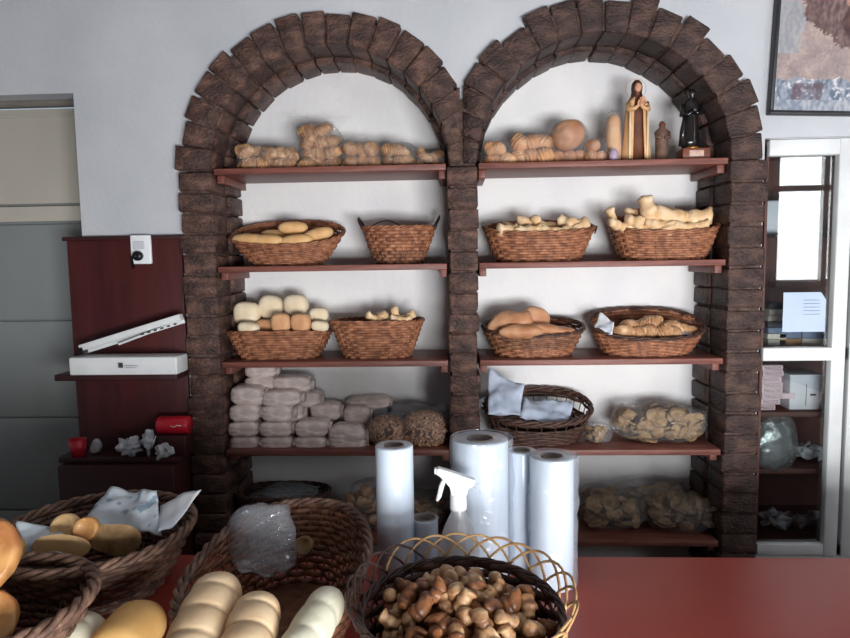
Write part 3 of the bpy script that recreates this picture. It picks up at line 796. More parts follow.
def sheet(pts, name, lab, m='paper', th=.001, cat='paper', wob=.006, n=14, seed=0):
    # bilinear patch between four corners with crumple
    A,B,C,D_ = [Vector(p) for p in pts]; mb = MB(); vs = []; fs = []
    nrm = (B-A).cross(D_-A).normalized()
    for j in range(n+1):
        for i in range(n+1):
            u = i/n; v = j/n
            p = A*(1-u)*(1-v)+B*u*(1-v)+C*u*v+D_*(1-u)*v
            p += nrm*(wob*nz(p,18,seed)*2 + wob*.8*nz(p,50,seed+3)); vs.append(p)
    for j in range(n):
        for i in range(n): k = j*(n+1)+i; fs.append((k,k+1,k+n+2,k+n+1))
    mb.add(vs, fs)
    c0 = sum((Vector(v) for v in mb.v), Vector())/len(mb.v)
    mb.v = [tuple(Vector(v)-c0) for v in mb.v]
    o = mb.build(name, M[m], loc=c0); md = o.modifiers.new('thick','SOLIDIFY'); md.thickness = th
    return tag(o, lab, cat)
sheet([at(594,326,.08),at(612,337,.03),at(614,322,.06),at(600,313,.12)],'liner_paper','white liner paper at the left of the wide basket, curling over its rim')
sheet([at(626,330,.10),at(660,328,.10),at(656,318,.16),at(634,321,.16)],'liner_paper','white liner paper behind the small croissants')
sheet([at(681,334,.05),at(694,334,.06),at(690,325,.10),at(678,325,.12)],'liner_paper','small pale paper corner at the right among the croissants',wob=.003)
# dark basket on lower right shelf
sheet([at(488,415,.01),at(520,416,.02),at(524,385,.07),at(489,368,.10)],'plastic_sheet','large bluish white plastic sheet standing out of the dark basket','paper2',cat='plastic sheet',wob=.012)
sheet([at(520,416,.04),at(568,425,.04),at(574,402,.10),at(524,398,.13)],'plastic_sheet','white plastic sheet folded inside the dark basket','paper2',cat='plastic sheet',wob=.012,seed=5)
# ------------------------------------------------------------------ bags on the top shelves
def bag(u0, u1, v0, s, Yc, dp, name, lab, cat='bag', m='film', ears=False, seed=0, amp=.16, z=None):
    a = at(u0, v0, Yc); b = at(u1, v0, Yc); zb = SZ[s] if z is None else z; h = a.z-zb; w = b.x-a.x
    t = thing(name, lab, cat, ((a.x+b.x)/2, Yc, zb))
    mb = MB(); mb.blob((0,0,h/2), (w,dp,h), 2.6, 2.6, 36, 22, amp, 22, seed)
    mb.v = [(v[0], v[1], max(v[2], .001)) for v in mb.v]
    mb.build('plastic_film', M[m], t)
    if ears:
        for q in ears:
            e = MB(); vs = []; fs = []
            for j in range(6):
                for i in range(7):
                    x = q[0]*w + (i/6-.5)*.05*(.4+j/5); zz = h*.85 + j/5*q[1]
                    vs.append((x+.01*q[0]*j, .01*math.sin(i*1.9+j)+.004*math.sin(j*3.), zz))
            for j in range(5):
                for i in range(6): k = j*7+i; fs.append((k,k+1,k+8,k+7))
            e.add(vs, fs); e.build('bag_end', M[m], t)
    return t, w, h
BAGS = [('L',237,270,146,'leftmost clear croissant bag on the left top shelf',False,'croissant',7),
 ('L',262,298,148,'second clear croissant bag on the left top shelf',False,'croissant',6),
 ('L',298,342,124,'tall standing clear bag on the left top shelf',[(-.38,.05),(.36,.045)],'croissant',11),
 ('L',343,382,143,'clear bag of round rolls right of the tall bag',[(-.1,.03)],'roll',6),
 ('L',381,418,145,'clear bag second from the right on the left top shelf',False,'croissant',5),
 ('L',414,444,152,'low clear bag at the right end of the left top shelf',False,'croissant',4),
 ('R',483,512,143,'low clear bag beside the centre pillar on the right top shelf',False,'croissant',5),
 ('R',508,552,135,'braided bread bag second from left on the right top shelf',False,'croissant',6),
 ('R',548,588,122,'highest clear bread bag on the right top shelf',False,'roll',7),
 ('R',582,608,140,'small clear bread bag left of the figurines',False,'roll',3)]
R = random.Random(5)
for i,(sd,u0,u1,v0,lab,ears,kind,nq) in enumerate(BAGS):
    Yc = .10+.01*(i%3); t,w,h = bag(u0,u1,v0,1,Yc,.15,'clear_bread_bag',lab,'bag','film',ears,i)
    for k in range(nq):
        lay = k // max(2, int(nq/2+.5)) if nq < 9 else k//3
        nl = max(2, int(nq/2+.5)) if nq < 9 else 3; nrow = max(1, (nq+nl-1)//nl)
        r = min(h/(nrow)*.52, .028)*(1 if kind=='croissant' else 1.05)
        x = ((k%nl+.5)/nl-.5)*w*.80; zz = r*.95 + lay*(h-2*r*.95)/max(1,nrow-1)*.92
        L_ = Vector((t.location.x+x+R.uniform(-.004,.004), Yc+R.uniform(-.03,.01)-.012, SZ[1]+zz))
        if kind == 'roll' and 'highest' in lab:
            if k == 0:
                L_ = Vector((t.location.x-.004, Yc-.02, SZ[1]+h-.047)); r = .050
            else:
                L_ = Vector((t.location.x+((k-1)%3-1)*.036, Yc-.02+.04*((k-1)//3), SZ[1]+.024)); r = .025
        if kind == 'croissant':
            o = croiss(min(.085,w/nl*1.4), r, seed=k, n=6).build('croissant', M['pastry'] if sd=='L' else M['tan'], loc=L_, rot=(R.uniform(-.4,.4),R.uniform(-.5,.9),R.uniform(-1.2,.4)))
        else:
            mb = MB(); mb.blob((0,0,0),(r*2.2,r*2.1,r*1.9),2.3,2.1,18,10,.06,25,k); o = mb.build('bread_roll', M['pastry'] if sd=='L' else M['brown_bread'], loc=L_, rot=(0,R.uniform(-.4,.4),R.uniform(-1,1)))
        tag(o, '%s in the %s' % ('croissant' if kind=='croissant' else 'roll', lab), kind if kind!='roll' else 'bread roll', 'bread in the %s' % lab)
# ------------------------------------------------------------------ wrapped packages
G = 'wrapped packets on the left lower shelf'
PK = [(229,258,437,452,.05,'bottom packet of the leftmost pile'),(228,258,422,437,.05,'second packet up in the leftmost pile'),(229,259,405,422,.05,'third packet up in the leftmost pile'),(230,263,387,406,.06,'fourth packet up on the leftmost pile, slightly tilted'),
 (260,292,437,452,.05,'bottom packet of the second pile'),(259,291,422,437,.05,'second packet up in the second pile'),(261,292,406,422,.05,'third packet up in the second pile'),(262,300,391,407,.06,'fourth packet up in the second pile'),
 (244,277,377,391,.12,'packet just under the topmost one at the left'),(244,275,365,378,.12,'topmost packet of all, at the left under the shelf'),(272,310,377,394,.11,'high packet right of the topmost one'),
 (294,326,437,452,.05,'bottom packet of the third pile'),(295,328,421,437,.05,'upper packet of the third pile'),
 (328,366,426,452,.05,'large slanting packet at the front right of the packets'),
 (290,320,393,408,.14,'packet at the back behind the second pile'),(310,340,404,421,.13,'packet behind the third pile'),(343,369,407,426,.13,'packet standing above the large slanting packet'),
 (288,302,406,422,.10,'small packet squeezed right of the second pile'),(345,390,398,410,.18,'flat packet at the back right, behind the stick bags'),
 (300,330,421,452,.16,'packet hidden low behind the third pile'),(250,290,391,452,.17,'tall packet hidden behind the left piles'),(340,370,424,452,.16,'packet hidden behind the large slanting packet')]
for i,(u0,u1,v0,v1,Y,lab) in enumerate(PK):
    s_ = (Y+2.05)/FPX; a = at(u0,v1,Y); b = at(u1,v0,Y); w = b.x-a.x; h = b.z-a.z; dp = .085 if Y < .1 else .075
    t = thing('wrapped_packet', 'greyish pink wrapped %s' % lab, 'packet', ((a.x+b.x)/2, Y+.03, (a.z+b.z)/2), 0, G)
    mb = MB(); sd = i
    def fn(q, w=w, h=h):
        k = abs(q.x)/(w/2); q.z *= 1-.16*max(0,k-.55)/.45; q.y *= 1-.15*max(0,k-.6)/.4; return q
    mb.blob((0,0,0),(w*.99,dp,h*1.06),6,4.5,36,20,.055,34,sd,fn=fn,M=Matrix.Rotation(R.uniform(-.05,.05)+(.12 if 'tilted' in lab else 0),4,'Y')); mb.build('wrapper', M['wrap'], t)
    e = MB(); rings = []
    for j in range(4):
        f = j/3; rings.append([Vector((w*.46+f*.012, (dp*.3+f*.008)*math.cos(2*PI*k/14)*(1+.2*math.sin(k*3)), (h*.28+f*.003)*math.sin(2*PI*k/14)*(1+.15*math.sin(k*2.2)))) for k in range(14)])
    e.loft(rings); e.build('twisted_end', M['wrap'], t)
# bags of crunchy sticks
def heap_fn(w, dp, h):
    return lambda x,y: h*max(0,(1-(x/(w/2))**2))**.5*max(0,(1-(y/(dp/2))**2))**.5
for i,(u0,u1,v0,Y,lab) in enumerate([(367,408,414,.06,'left clear bag of small brown crunchy sticks on the lower shelf'),(401,449,408,.05,'right clear bag of small brown crunchy sticks beside the centre pillar')]):
    t,w,h = bag(u0,u1,v0,4,Y+.03,.14,'stick_bag',lab,'bag','film',[(-.25 if i else .2,.02)],60+i,.10)
    core = MB(); core.blob((0,0,h*.42),(w*.90,.115,h*.86),2.4,2.4,20,12,.05,20,i)
    core.v = [(q[0],q[1],max(q[2],.002)) for q in core.v]
    RR_ = random.Random(i); mb = MB()
    for k in range(950):
        f = RR_.choice(core.f); c = sum((Vector(core.v[q]) for q in f), Vector())/len(f)
        a = Vector(core.v[f[0]]).lerp(Vector(core.v[f[2]]), RR_.random())
        if a.y > .03: continue
        d = Vector((RR_.uniform(-1,1),RR_.uniform(-.5,.5),RR_.uniform(-1,1))).normalized()*.009
        mb.tube([a-d,a+d],[.0034,.0028],6)
    o = mb.build('crunchy_sticks', M['grain'], loc=t.location); tag(o, 'heap of crunchy sticks inside the %s' % lab, 'snack sticks', None, 'stuff'); core.build('snack_mass', M['snack'], o)
sheet([at(340,420,.16),at(392,424,.15),at(386,404,.19),at(350,402,.2)],'plastic_sheet','loose clear plastic over the packets behind the stick bags','film2',cat='plastic sheet',wob=.015)
sheet([at(385,428,.13),at(445,424,.13),at(448,404,.16),at(392,404,.18)],'plastic_sheet','loose clear plastic behind the right stick bag','film2',cat='plastic sheet',wob=.015,seed=3)
# biscuit bags
def disc_bag(u0,u1,v0,s,Y,dp,lab,n,r,seed,m='cookie',ears=False,flat=False):
    t,w,h = bag(u0,u1,v0,s,Y,dp,'biscuit_bag',lab,'bag','film',ears,seed,.12)
    RR_ = random.Random(seed); proto = MB(); proto.lathe([(0,-.003),(r*.9,-.003),(r,-.001),(r,.001),(r*.9,.003),(r*.3,.0036),(0,.003)],20,cap0=False,cap1=False)
    first = None; k = 0
    while k < n:
        x = RR_.uniform(-1,1); z = RR_.uniform(0,1)
        if (abs(x)**2.6 + abs(z*2-1)**3) > .8: continue
        L_ = Vector((t.location.x+x*(w/2-r*.6), Y-dp*.30+RR_.uniform(0,dp*.55)*1.0, SZ[s]+r*.3+z*(h-r*1.0)))
        rot = (RR_.uniform(.9,2.1) if RR_.random() < .7 and not flat else RR_.uniform(-.3,.3), RR_.uniform(-.5,.5), RR_.uniform(-.6,.6))
        if L_.z - r*.9 < SZ[s]: rot = (RR_.uniform(-.2,.2),RR_.uniform(-.2,.2),0)
        lab2 = 'round biscuit in the %s' % lab
        if first is None:
            first = tag(proto.build('round_biscuit', M[m], loc=L_, rot=rot), lab2, 'biscuit', 'biscuits in the %s' % lab)
        else: dup(first, L_, rot)
        k += 1
disc_bag(583,612,423,4,.10,.12,'small clear biscuit bag right of the dark basket',18,.014,71)
disc_bag(612,706,403,4,.12,.19,'large clear biscuit bag on the right lower shelf',110,.021,72,ears=[(-.3,.03)])
disc_bag(576,645,487,5,.13,.2,'dim biscuit bag on the bottom shelf right of the rightmost roll',85,.023,73)
disc_bag(640,718,491,5,.12,.2,'dim biscuit bag at the right end of the bottom shelf',85,.023,74)
disc_bag(610,690,478,5,.19,.1,'dim biscuit bag at the back of the bottom shelf',24,.03,75,flat=True)
disc_bag(345,400,480,5,.12,.18,'dim brown snack bag on the bottom shelf behind the leftmost roll',40,.018,76,'pastry')
disc_bag(400,446,492,5,.12,.18,'dim brown snack bag on the bottom shelf behind the spray bottle',30,.018,77,'pastry')
sbasket('dark_dome_basket', 'dim dark wicker basket on the bottom shelf behind the front baskets', 5, 236,330, 500,482, 250,318, .23, 'wicker_d')
mb = MB(); a = at(284,500,.1); mb.blob((0,0,.0),(.26,.17,.15),2.2,None,30,14,.15,20,8); tag(mb.build('net_bag', M['film2'], loc=(a.x,.12,at(284,488,.12).z-.06)),'dim grey plastic bag bulging out of the dark basket on the bottom shelf','bag')
# ------------------------------------------------------------------ statues
def rings_body(prof, n=20):
    # (z, rx, ry, y)
    mb = MB(); mb.loft([[Vector((rx*math.cos(2*PI*k/n), y+ry*math.sin(2*PI*k/n), z)) for k in range(n)] for z,rx,ry,y in prof]); return mb
Yst = .10
a = at(636,157,Yst); H1 = at(636,80,Yst).z-SZ[1]
t = thing('nun_statue', 'tallest painted figurine, nun in cream cloak with wire halo', 'statue', (a.x,Yst,SZ[1]))
k = H1/.245
def S(p): return [(z*k,rx*k,ry*k,y*k) for z,rx,ry,y in p]
rings_body(S([(0,.036,.028,0),(.006,.037,.029,0),(.008,.031,.024,0),(.05,.029,.022,0),(.10,.026,.020,0),(.15,.025,.018,0),(.175,.027,.017,0),(.19,.023,.015,0),(.198,.012,.011,0),(.204,.009,.009,-.001),(.21,.011,.012,-.003),(.222,.0135,.015,-.003),(.234,.012,.0135,-.002),(.243,.006,.008,0)])).build('robed_body', M['habit'], t)
mb = MB(); rings = []      # cloak open in front
for z,rx,ry in [(.01,.044,.032),(.06,.040,.029),(.11,.036,.026),(.15,.034,.024),(.18,.030,.021),(.193,.020,.017)]:
    r_ = []
    for q in range(25):
        th = -PI/2+PI*.13 + (2*PI*.87)*q/24 ; f = 1+.05*math.sin(q*2.3)
        r_.append(Vector((rx*math.cos(th)*f*k, ry*math.sin(th)*f*k, z*k)))
    rings.append(r_)
mb.loft(rings, closed=False); o = mb.build('cloak', M['cloak'], t); md = o.modifiers.new('t','SOLIDIFY'); md.thickness = .003
mb = MB(); rings = []
for z,rx,ry,y in [(.180,.026,.019,.004),(.195,.018,.016,.004),(.21,.0155,.016,.003),(.224,.0165,.0175,.002),(.236,.014,.0155,.002),(.246,.005,.006,.002)]:
    rings.append([Vector((rx*k*math.cos(-PI/2+.8+(2*PI-1.6)*q/16), (y+ry*math.sin(-PI/2+.8+(2*PI-1.6)*q/16))*k, z*k)) for q in range(17)])
mb.loft(rings, closed=False); o = mb.build('veil', M['veil'], t); md = o.modifiers.new('t','SOLIDIFY'); md.thickness = .002
mb = MB(); mb.blob((0,-.0115*k,.221*k),(.021*k,.021*k,.027*k),2,None,16,12); mb.blob((0,-.0225*k,.219*k),(.004*k,.005*k,.007*k),2,None,8,6)
for q in (-1,1): mb.blob((q*.0045*k,-.0215*k,.2235*k),(.004*k,.003*k,.002*k),2,None,8,6)
mb.blob((0,-.0205*k,.2135*k),(.007*k,.003*k,.0018*k),2,None,8,6); mb.build('face', M['skin'], t)
mb = MB()
for q in (-1,1): mb.tube([(q*.026*k,-.006*k,.176*k),(q*.027*k,-.02*k,.155*k),(q*.012*k,-.03*k,.157*k),(q*.002*k,-.031*k,.166*k)],[.009*k,.009*k,.006*k,.004*k],8)
mb.build('sleeves', M['cloak'], t)
mb = MB()
for q in (-1,1):
    mb.blob((q*.004*k,-.033*k,.168*k),(.007*k,.006*k,.013*k),2.2,None,10,8)
    for w_ in range(4): mb.tube([(q*.004*k+(w_-1.5)*.0016*k,-.034*k,.172*k),(q*.002*k+(w_-1.5)*.0014*k,-.036*k,.180*k)],.0009*k,5)
mb.build('hands', M['skin'], t)
mb = MB()
for q in range(12):
    RR_=random.Random(q); mb.blob((RR_.uniform(.0,.02)*k,-.034*k+RR_.uniform(-.003,.003),(.178+RR_.uniform(-.012,.012))*k),(.008*k,)*3,2,None,8,6)
mb.build('flower_bunch', M['skin'], t)
mb = MB(); mb.tube([(.030*k*math.cos(2*PI*q/40),.012*k,.222*k+.030*k*math.sin(2*PI*q/40)) for q in range(40)],.0007,5,True); mb.build('halo', M['gold_m'], t)
mb = MB()
for sx in (-1,1): mb.tube([(sx*.026*k*(1-.0*z),-.0255*k,z*k) for z in (.012,.05,.1,.15)],[.003*k]*4,6)
mb.build('cloak_border', M['cloakg'], t)
# small brown statue
a = at(661.5,157,.09); k = (at(661,121,.09).z-SZ[1])/.12
t = thing('small_statue', 'small brown carved robed figurine between the two larger ones', 'statue', (a.x,.09,SZ[1]))
rings_body(S([(.0,.018,.014,0),(.012,.019,.015,0),(.016,.017,.013,0),(.05,.0185,.014,0),(.08,.019,.014,0),(.094,.017,.0125,0),(.099,.010,.009,0),(.103,.0085,.0085,-.001),(.110,.0095,.010,-.001),(.117,.006,.007,0),(.120,.001,.001,0)])).build('robed_body', M['statue_b'], t)
mb = MB()
for q in (-1,1): mb.tube([(q*.017*k,-.002*k,.088*k),(q*.018*k,-.010*k,.072*k),(q*.004*k,-.017*k,.070*k)],[.006*k,.0055*k,.004*k],7)
mb.build('arms', M['statue_b'], t)
mb = MB(); mb.blob((0,-.006*k,.108*k),(.013*k,.012*k,.016*k),2,None,12,8); mb.blob((0,-.0125*k,.107*k),(.003*k,.003*k,.004*k),2,None,8,6); mb.build('face', M['ped'], t)
mb = MB(); mb.rbox((0,0,.004*k),(.034*k,.03*k,.008*k),.001); mb.build('foot_plate', M['cloak'], t)
# black statue on pedestal
a = at(693,157,.075); k = (at(690,89,.075).z-SZ[1])/.21
t = thing('dark_friar_statue', 'glossy black robed figurine on a red-brown pedestal with pale plaque', 'statue', (a.x,.075,SZ[1]))
mb = MB(); mb.rbox((0,0,.018*k),(.080*k,.06*k,.036*k),.003); mb.build('pedestal', M['ped'], t)
mb = MB(); mb.rbox((-.001,-.0305*k,.020*k),(.042*k,.003,.018*k),.001); mb.build('plaque', M['plaque'], t)
mb = MB(); mb.lathe([(.0,.036*k),(.024*k,.036*k),(.022*k,.041*k),(.0,.041*k)],20,(-.006*k,0,0),cap0=False,cap1=False); mb.build('gilt_foot', M['gold_m'], t)
pr = [(.040,.026,.018,0),(.06,.026,.018,0),(.10,.022,.016,0),(.13,.020,.014,0),(.155,.023,.014,0),(.172,.021,.013,0),(.180,.010,.009,0),(.184,.008,.008,0),(.190,.010,.011,-.001),(.200,.0105,.012,0),(.208,.007,.008,0),(.210,.002,.002,0)]
mb = rings_body(S(pr)); mb.v = [(v[0]-.008*k,v[1],v[2]) for v in mb.v]
mb.build('robed_body', M['blk_gloss'], t)
mb = MB()
mb.tube([(-.030*k,0,.165*k),(-.036*k,-.006*k,.135*k),(-.020*k,-.019*k,.135*k),(-.008*k,-.021*k,.145*k)],[.008*k,.009*k,.006*k,.005*k],8)
mb.tube([(.014*k,0,.165*k),(.019*k,-.006*k,.140*k),(.004*k,-.019*k,.136*k),(-.004*k,-.021*k,.140*k)],[.008*k,.008*k,.006*k,.005*k],8)
mb.build('arms', M['blk_gloss'], t)
mb = MB(); mb.tube([(-.028*k,-.008*k,.13*k),(-.034*k,-.006*k,.09*k),(-.034*k,-.004*k,.045*k)],[.006*k,.008*k,.010*k],8); mb.build('hanging_cloth', M['blk_gloss'], t)
mb = MB(); mb.blob((-.008*k,-.0065*k,.194*k),(.015*k,.012*k,.018*k),2,None,12,8); mb.blob((-.008*k,-.013*k,.193*k),(.003*k,.004*k,.004*k),2,None,8,6)
mb.blob((-.006*k,-.024*k,.145*k),(.012*k,.006*k,.008*k),2,None,8,6); mb.build('face_and_hands', M['blk_hl'], t)
mb = MB(); mb.tube([(-.006*k,-.017*k,.13*k),(-.004*k,-.018*k,.09*k),(-.005*k,-.019*k,.05*k)],.0012*k,5); mb.build('rope_belt', M['blk_hl'], t)
# wrapped figurine and lilac egg
a = at(613,157,.11); hh = at(613,113,.11).z-SZ[1]
t = thing('wrapped_bread_figure', 'upright wrapped tan bread beside the nun figurine', 'bread', (a.x,.11,SZ[1]))
mb = rings_body([(0,.026,.024,0),(hh*.3,.027,.025,0),(hh*.6,.024,.022,0),(hh*.72,.021,.02,0),(hh*.8,.023,.022,0),(hh*.92,.018,.018,0),(hh*.97,.006,.006,0)]); mb.build('bread_body', M['tan'], t)
mb = rings_body([(0,.032,.03,0),(hh*.3,.033,.03,0),(hh*.6,.030,.028,0),(hh*.8,.027,.026,0),(hh*.98,.021,.021,0),(hh*1.03,.006,.006,0)],24); mb.v = [tuple(Vector(v)*(1+.08*nz(v,50,2))) for v in mb.v]; mb.v=[(v[0],v[1],max(0,v[2])) for v in mb.v]; mb.build('clear_wrap', M['film'], t)
a = at(614,151,.04); mb = MB(); mb.blob((0,0,0),(.030,.028,.042),2,None,18,12)
mn = min(v[2] for v in mb.v); mb.v = [(v[0],v[1],v[2]-mn) for v in mb.v]; tag(mb.build('lilac_egg', M['lilac'], loc=(a.x,.045,SZ[1])), 'small lilac egg-shaped ornament at the foot of the wrapped bread', 'ornament')
# ------------------------------------------------------------------ counter
TZ = .86
t = thing('shop_counter', 'long counter with a smooth red top holding the baskets', 'counter', (.25,-1.2,0))
mb = MB(); mb.rbox((0,0,TZ-.015),(2.9,1.02,.03),.005); mb.build('counter_top', M['table'], t)
mb = MB(); mb.rbox((0,0,(TZ-.03)/2),(2.8,.92,TZ-.031),.004); mb.build('counter_body', M['cab'], t)
# ------------------------------------------------------------------ plastic rolls
def proll(u, vt, w, Y, name, lab, sleeve=False, seed=0, group='plastic bag rolls on the counter', thick=.35):
    a = at(u, vt, Y); s = (a-CAM).dot(FW)/FPX; r = w*s/2; h = a.z-TZ
    t = thing(name, lab, 'plastic roll', (a.x, Y, TZ), 0, group)
    ri = r*thick+.004
    mb = MB()
    prof = [(ri+.003,.001),(r*.97,0),(r,.003),(r,h-.003),(r*.97,h),(ri+.003,h-.001)]
    mb.lathe(prof, 40, cap0=False, cap1=False); mb.build('wound_film', M['roll'], t)
    mb = MB(); mb.lathe([(ri+.003,.0005),(ri+.003,h+.001),(ri,h+.001),(ri,.0005)],30,cap0=False,cap1=False); mb.build('cardboard_core', M['core'], t)
    if sleeve:
        mb = MB(); rings = []
        for j in range(30):
            z = .004+(h*1.01-.004)*j/29; ring = []
            for q in range(40):
                th = 2*PI*q/40
                rr = r+.0035+.010*max(0, math.cos(th-.1))**3*(.5+.8*abs(nz((0,0,z),22,seed)))+.0035*nz((math.cos(th),math.sin(th),z*14),1.6,seed)
                ring.append((rr*math.cos(th), rr*math.sin(th), z))
            rings.append(ring)
        mb.loft(rings, False, False); mb.build('loose_sleeve', M['film2'], t)
    return t
proll(394,445,38,-.82,'plastic_roll','leftmost tall smooth white plastic roll, standing alone')
proll(480,438,56,-.76,'plastic_roll','thickest white plastic roll, behind the spray bottle',True,1)
proll(522,450,29,-.745,'plastic_roll','narrow white plastic roll between the thickest one and the rightmost one',False,2)
proll(552,456,43,-.81,'plastic_roll','rightmost white plastic roll in a crinkled loose sleeve',True,3)
proll(425,517,26,-.80,'short_tube','short white tube with open end between tall roll and spray bottle',False,4,None,.62)
# spray bottle
Y = -.87; a = at(459,560,Y); zt = at(459,472,Y).z-TZ; s = (a-CAM).dot(FW)/FPX
t = thing('spray_bottle', 'cloudy clear spray bottle with white trigger head', 'spray bottle', (a.x,Y,TZ))
hb = at(459,507,Y).z-TZ
mb = MB(); mb.lathe([(0,0),(.036,0),(.039,.006),(.039,hb*.52),(.037,hb*.62),(.026,hb*.80),(.015,hb*.93),(.0125,hb)],28,cap0=False,cap1=False); mb.build('bottle', M['clearb'], t)
mb = MB(); mb.lathe([(0,.003),(.034,.003),(.036,.008),(.036,hb*.22),(0,hb*.22)],24,cap0=False,cap1=False); mb.build('liquid', M['clearb'], t)
mb = MB(); mb.tube([(0,0,.01),(.002,0,hb)],.002,6); mb.build('dip_tube', M['white_p'], t)
mb = MB(); mb.lathe([(.0,hb-.004),(.0155,hb-.004),(.016,hb+.0),(.015,hb+.024),(.012,hb+.027),(0,hb+.027)],24,cap0=False,cap1=False); mb.build('screw_collar', M['white_p'], t)
mb = MB(); z0 = hb+.024
out = [(.016,z0),(.018,z0+.012),(.030,z0+.020),(.033,z0+.029),(.012,z0+.036),(-.015,z0+.046),(-.036,z0+.052),(-.040,z0+.051),(-.041,z0+.040),(-.036,z0+.038),(-.024,z0+.026),(-.016,z0+.016),(-.013,z0)]
mb.v = [(x,-.0095,z) for x,z in out]+[(x,.0095,z) for x,z in out]; n = len(out)
mb.f = [list(range(n))[::-1], list(range(n,2*n))]+[[i,(i+1)%n,(i+1)%n+n,i+n] for i in range(n)]
o = mb.build('spray_head', M['white_p'], t, smooth=False); bv = o.modifiers.new('b','BEVEL'); bv.width = .003; bv.segments = 3
mb = MB(); mb.tube([(-.025,0,z0+.030),(-.031,0,z0+.016),(-.036,0,z0-.004),(-.040,0,z0-.012)],[.004,.005,.0045,.003],8); mb.build('trigger', M['white_p'], t)
mb = MB(); mb.rbox((-.041,0,z0+.0455),(.006,.012,.011),.002); mb.build('nozzle', M['white_p'], t)
mb = MB(); mb.tube([(.030,0,z0+.02),(.046,0,z0+.024),(.052,0,z0+.014),(.044,0,z0+.004),(.034,0,z0+.006),(.030,0,z0+.016)],.0016,6); mb.build('tag_ring', M['film2'], t)
# ------------------------------------------------------------------ counter baskets
basket('patterned_paper_basket', 'big round brown basket with printed tissue, at the left of the counter', (-.715,-.835,TZ), .182,.182,.120,.120,.115,.122,'wicker_grey',rows=12,stakes=40,p=2.0,rimr=.008,rim_m='wicker_grey',rz=.1,bulge=.8,m2='wicker_d')
def gsheet(uvY, name, lab, m='paper_p', **kw): return sheet([at(*q) for q in uvY], name, lab, m, **kw)
gsheet([(82,524,-.80),(160,532,-.84),(158,494,-.74),(112,486,-.70)],'printed_tissue','upright sheet of pale blue printed tissue in the big left basket',wob=.010,seed=1)
gsheet([(158,533,-.86),(172,528,-.84),(201,489,-.80),(160,504,-.76)],'printed_tissue','pointed corner of pale tissue sticking out over the basket rim at the right',m='paper',wob=.004,seed=2,n=10)
gsheet([(22,556,-.90),(76,556,-.90),(62,528,-.84),(17,521,-.86)],'printed_tissue','grey-blue printed tissue lying at the left in the big left basket',wob=.012,seed=3)
def cup(u,v,Y,r,h,m,name,lab,rot,seed=0,group=None,cat='pastry'):
    a = at(u,v,Y); t = thing(name, lab, cat, a, 0, group, rot)
    mb = MB(); mb.lathe([(0,-h/2),(r*.75,-h/2),(r*.98,-h*.2),(r,h*.1),(r*.92,h*.42),(r*.8,h*.5),(r*.6,h*.36),(0,h*.25)],28,cap0=False,cap1=False)
    mb.v = [tuple(Vector(v)*(1+.10*nz(v,45,seed))) for v in mb.v]; mb.build('crust', M[m], t)
    return t
cup(66,528,-.84,.029,.03,'gold','round_pastry','tan round pastry leaning at the left on the tissue',(1.1,-.2,0),1,'pastries on the tissue')
cup(87,529,-.87,.024,.024,'glazed','round_pastry','small browned round pastry with dark edge in the middle of the big left basket',(1.15,.35,0),2,'pastries on the tissue')
bread(62,546,62,28,-.90,'gold','crumbly_bread','flat tan crumbly bread at the front of the big left basket','bread',None,2.2,0,0,.06,3,.2)
bread(114,540,62,32,-.87,'cookie','crumbly_bread','pale sandy bread piece right of the browned pastry','bread',None,2.2,0,0,.06,4,.2)
# far left basket
basket('small_dark_basket', 'dark wicker basket cut off by the left edge of the photo', (-.745,-1.12,TZ), .165,.155,.11,.11,.12,.12,'wicker_grey',rows=10,stakes=32,p=2.1,rimr=.009,bulge=.8)
cup(-22,556,-1.12,.060,.05,'glazed','glazed_round_bread','big shiny golden round bread at the left photo edge',(.9,.7,0),5)
cup(-16,622,-1.16,.045,.04,'glazed','glazed_round_bread','brown round bread below the big shiny one at the left edge',(.6,.7,0),6)
mb = MB(); a = at(-40,610,-1.12); mb.blob((0,0,0),(.15,.14,.13),2.2,None,20,12,.1,20,3); tag(mb.build('round_loaf', M['glazed'], loc=(-.78,-1.12,.93)), 'round browned loaf inside the basket at the left edge','bread')
# middle basket (deep oval running towards the viewer)
basket('deep_brown_basket', 'deep oval brown basket with a clear plastic bag, behind the front loaves', (-.303,-.985,TZ), .146,.245,.10,.16,.115,.138,'wicker_b',rows=13,stakes=44,p=2.2,rimr=.007,rim_m='wicker_grey',bulge=.75)
# crumpled clear bag in it
a = at(262,538,-.86)
mb = MB(); mb.blob((0,0,0),(.13,.07,.125),3.2,3,36,24,.28,26,5); mb.v=[(v[0],v[1],v[2]) for v in mb.v]
tag(mb.build('clear_bag', M['film2'], loc=a, rot=(-.5,0,.15)), 'empty crumpled clear plastic bag inside the deep brown basket', 'bag')
cup(304,546,-.80,.020,.018,'cookie','small_cookie','small yellowish crumbly cookie lying in the deep brown basket',(1.2,0,0),7,None,'cookie')
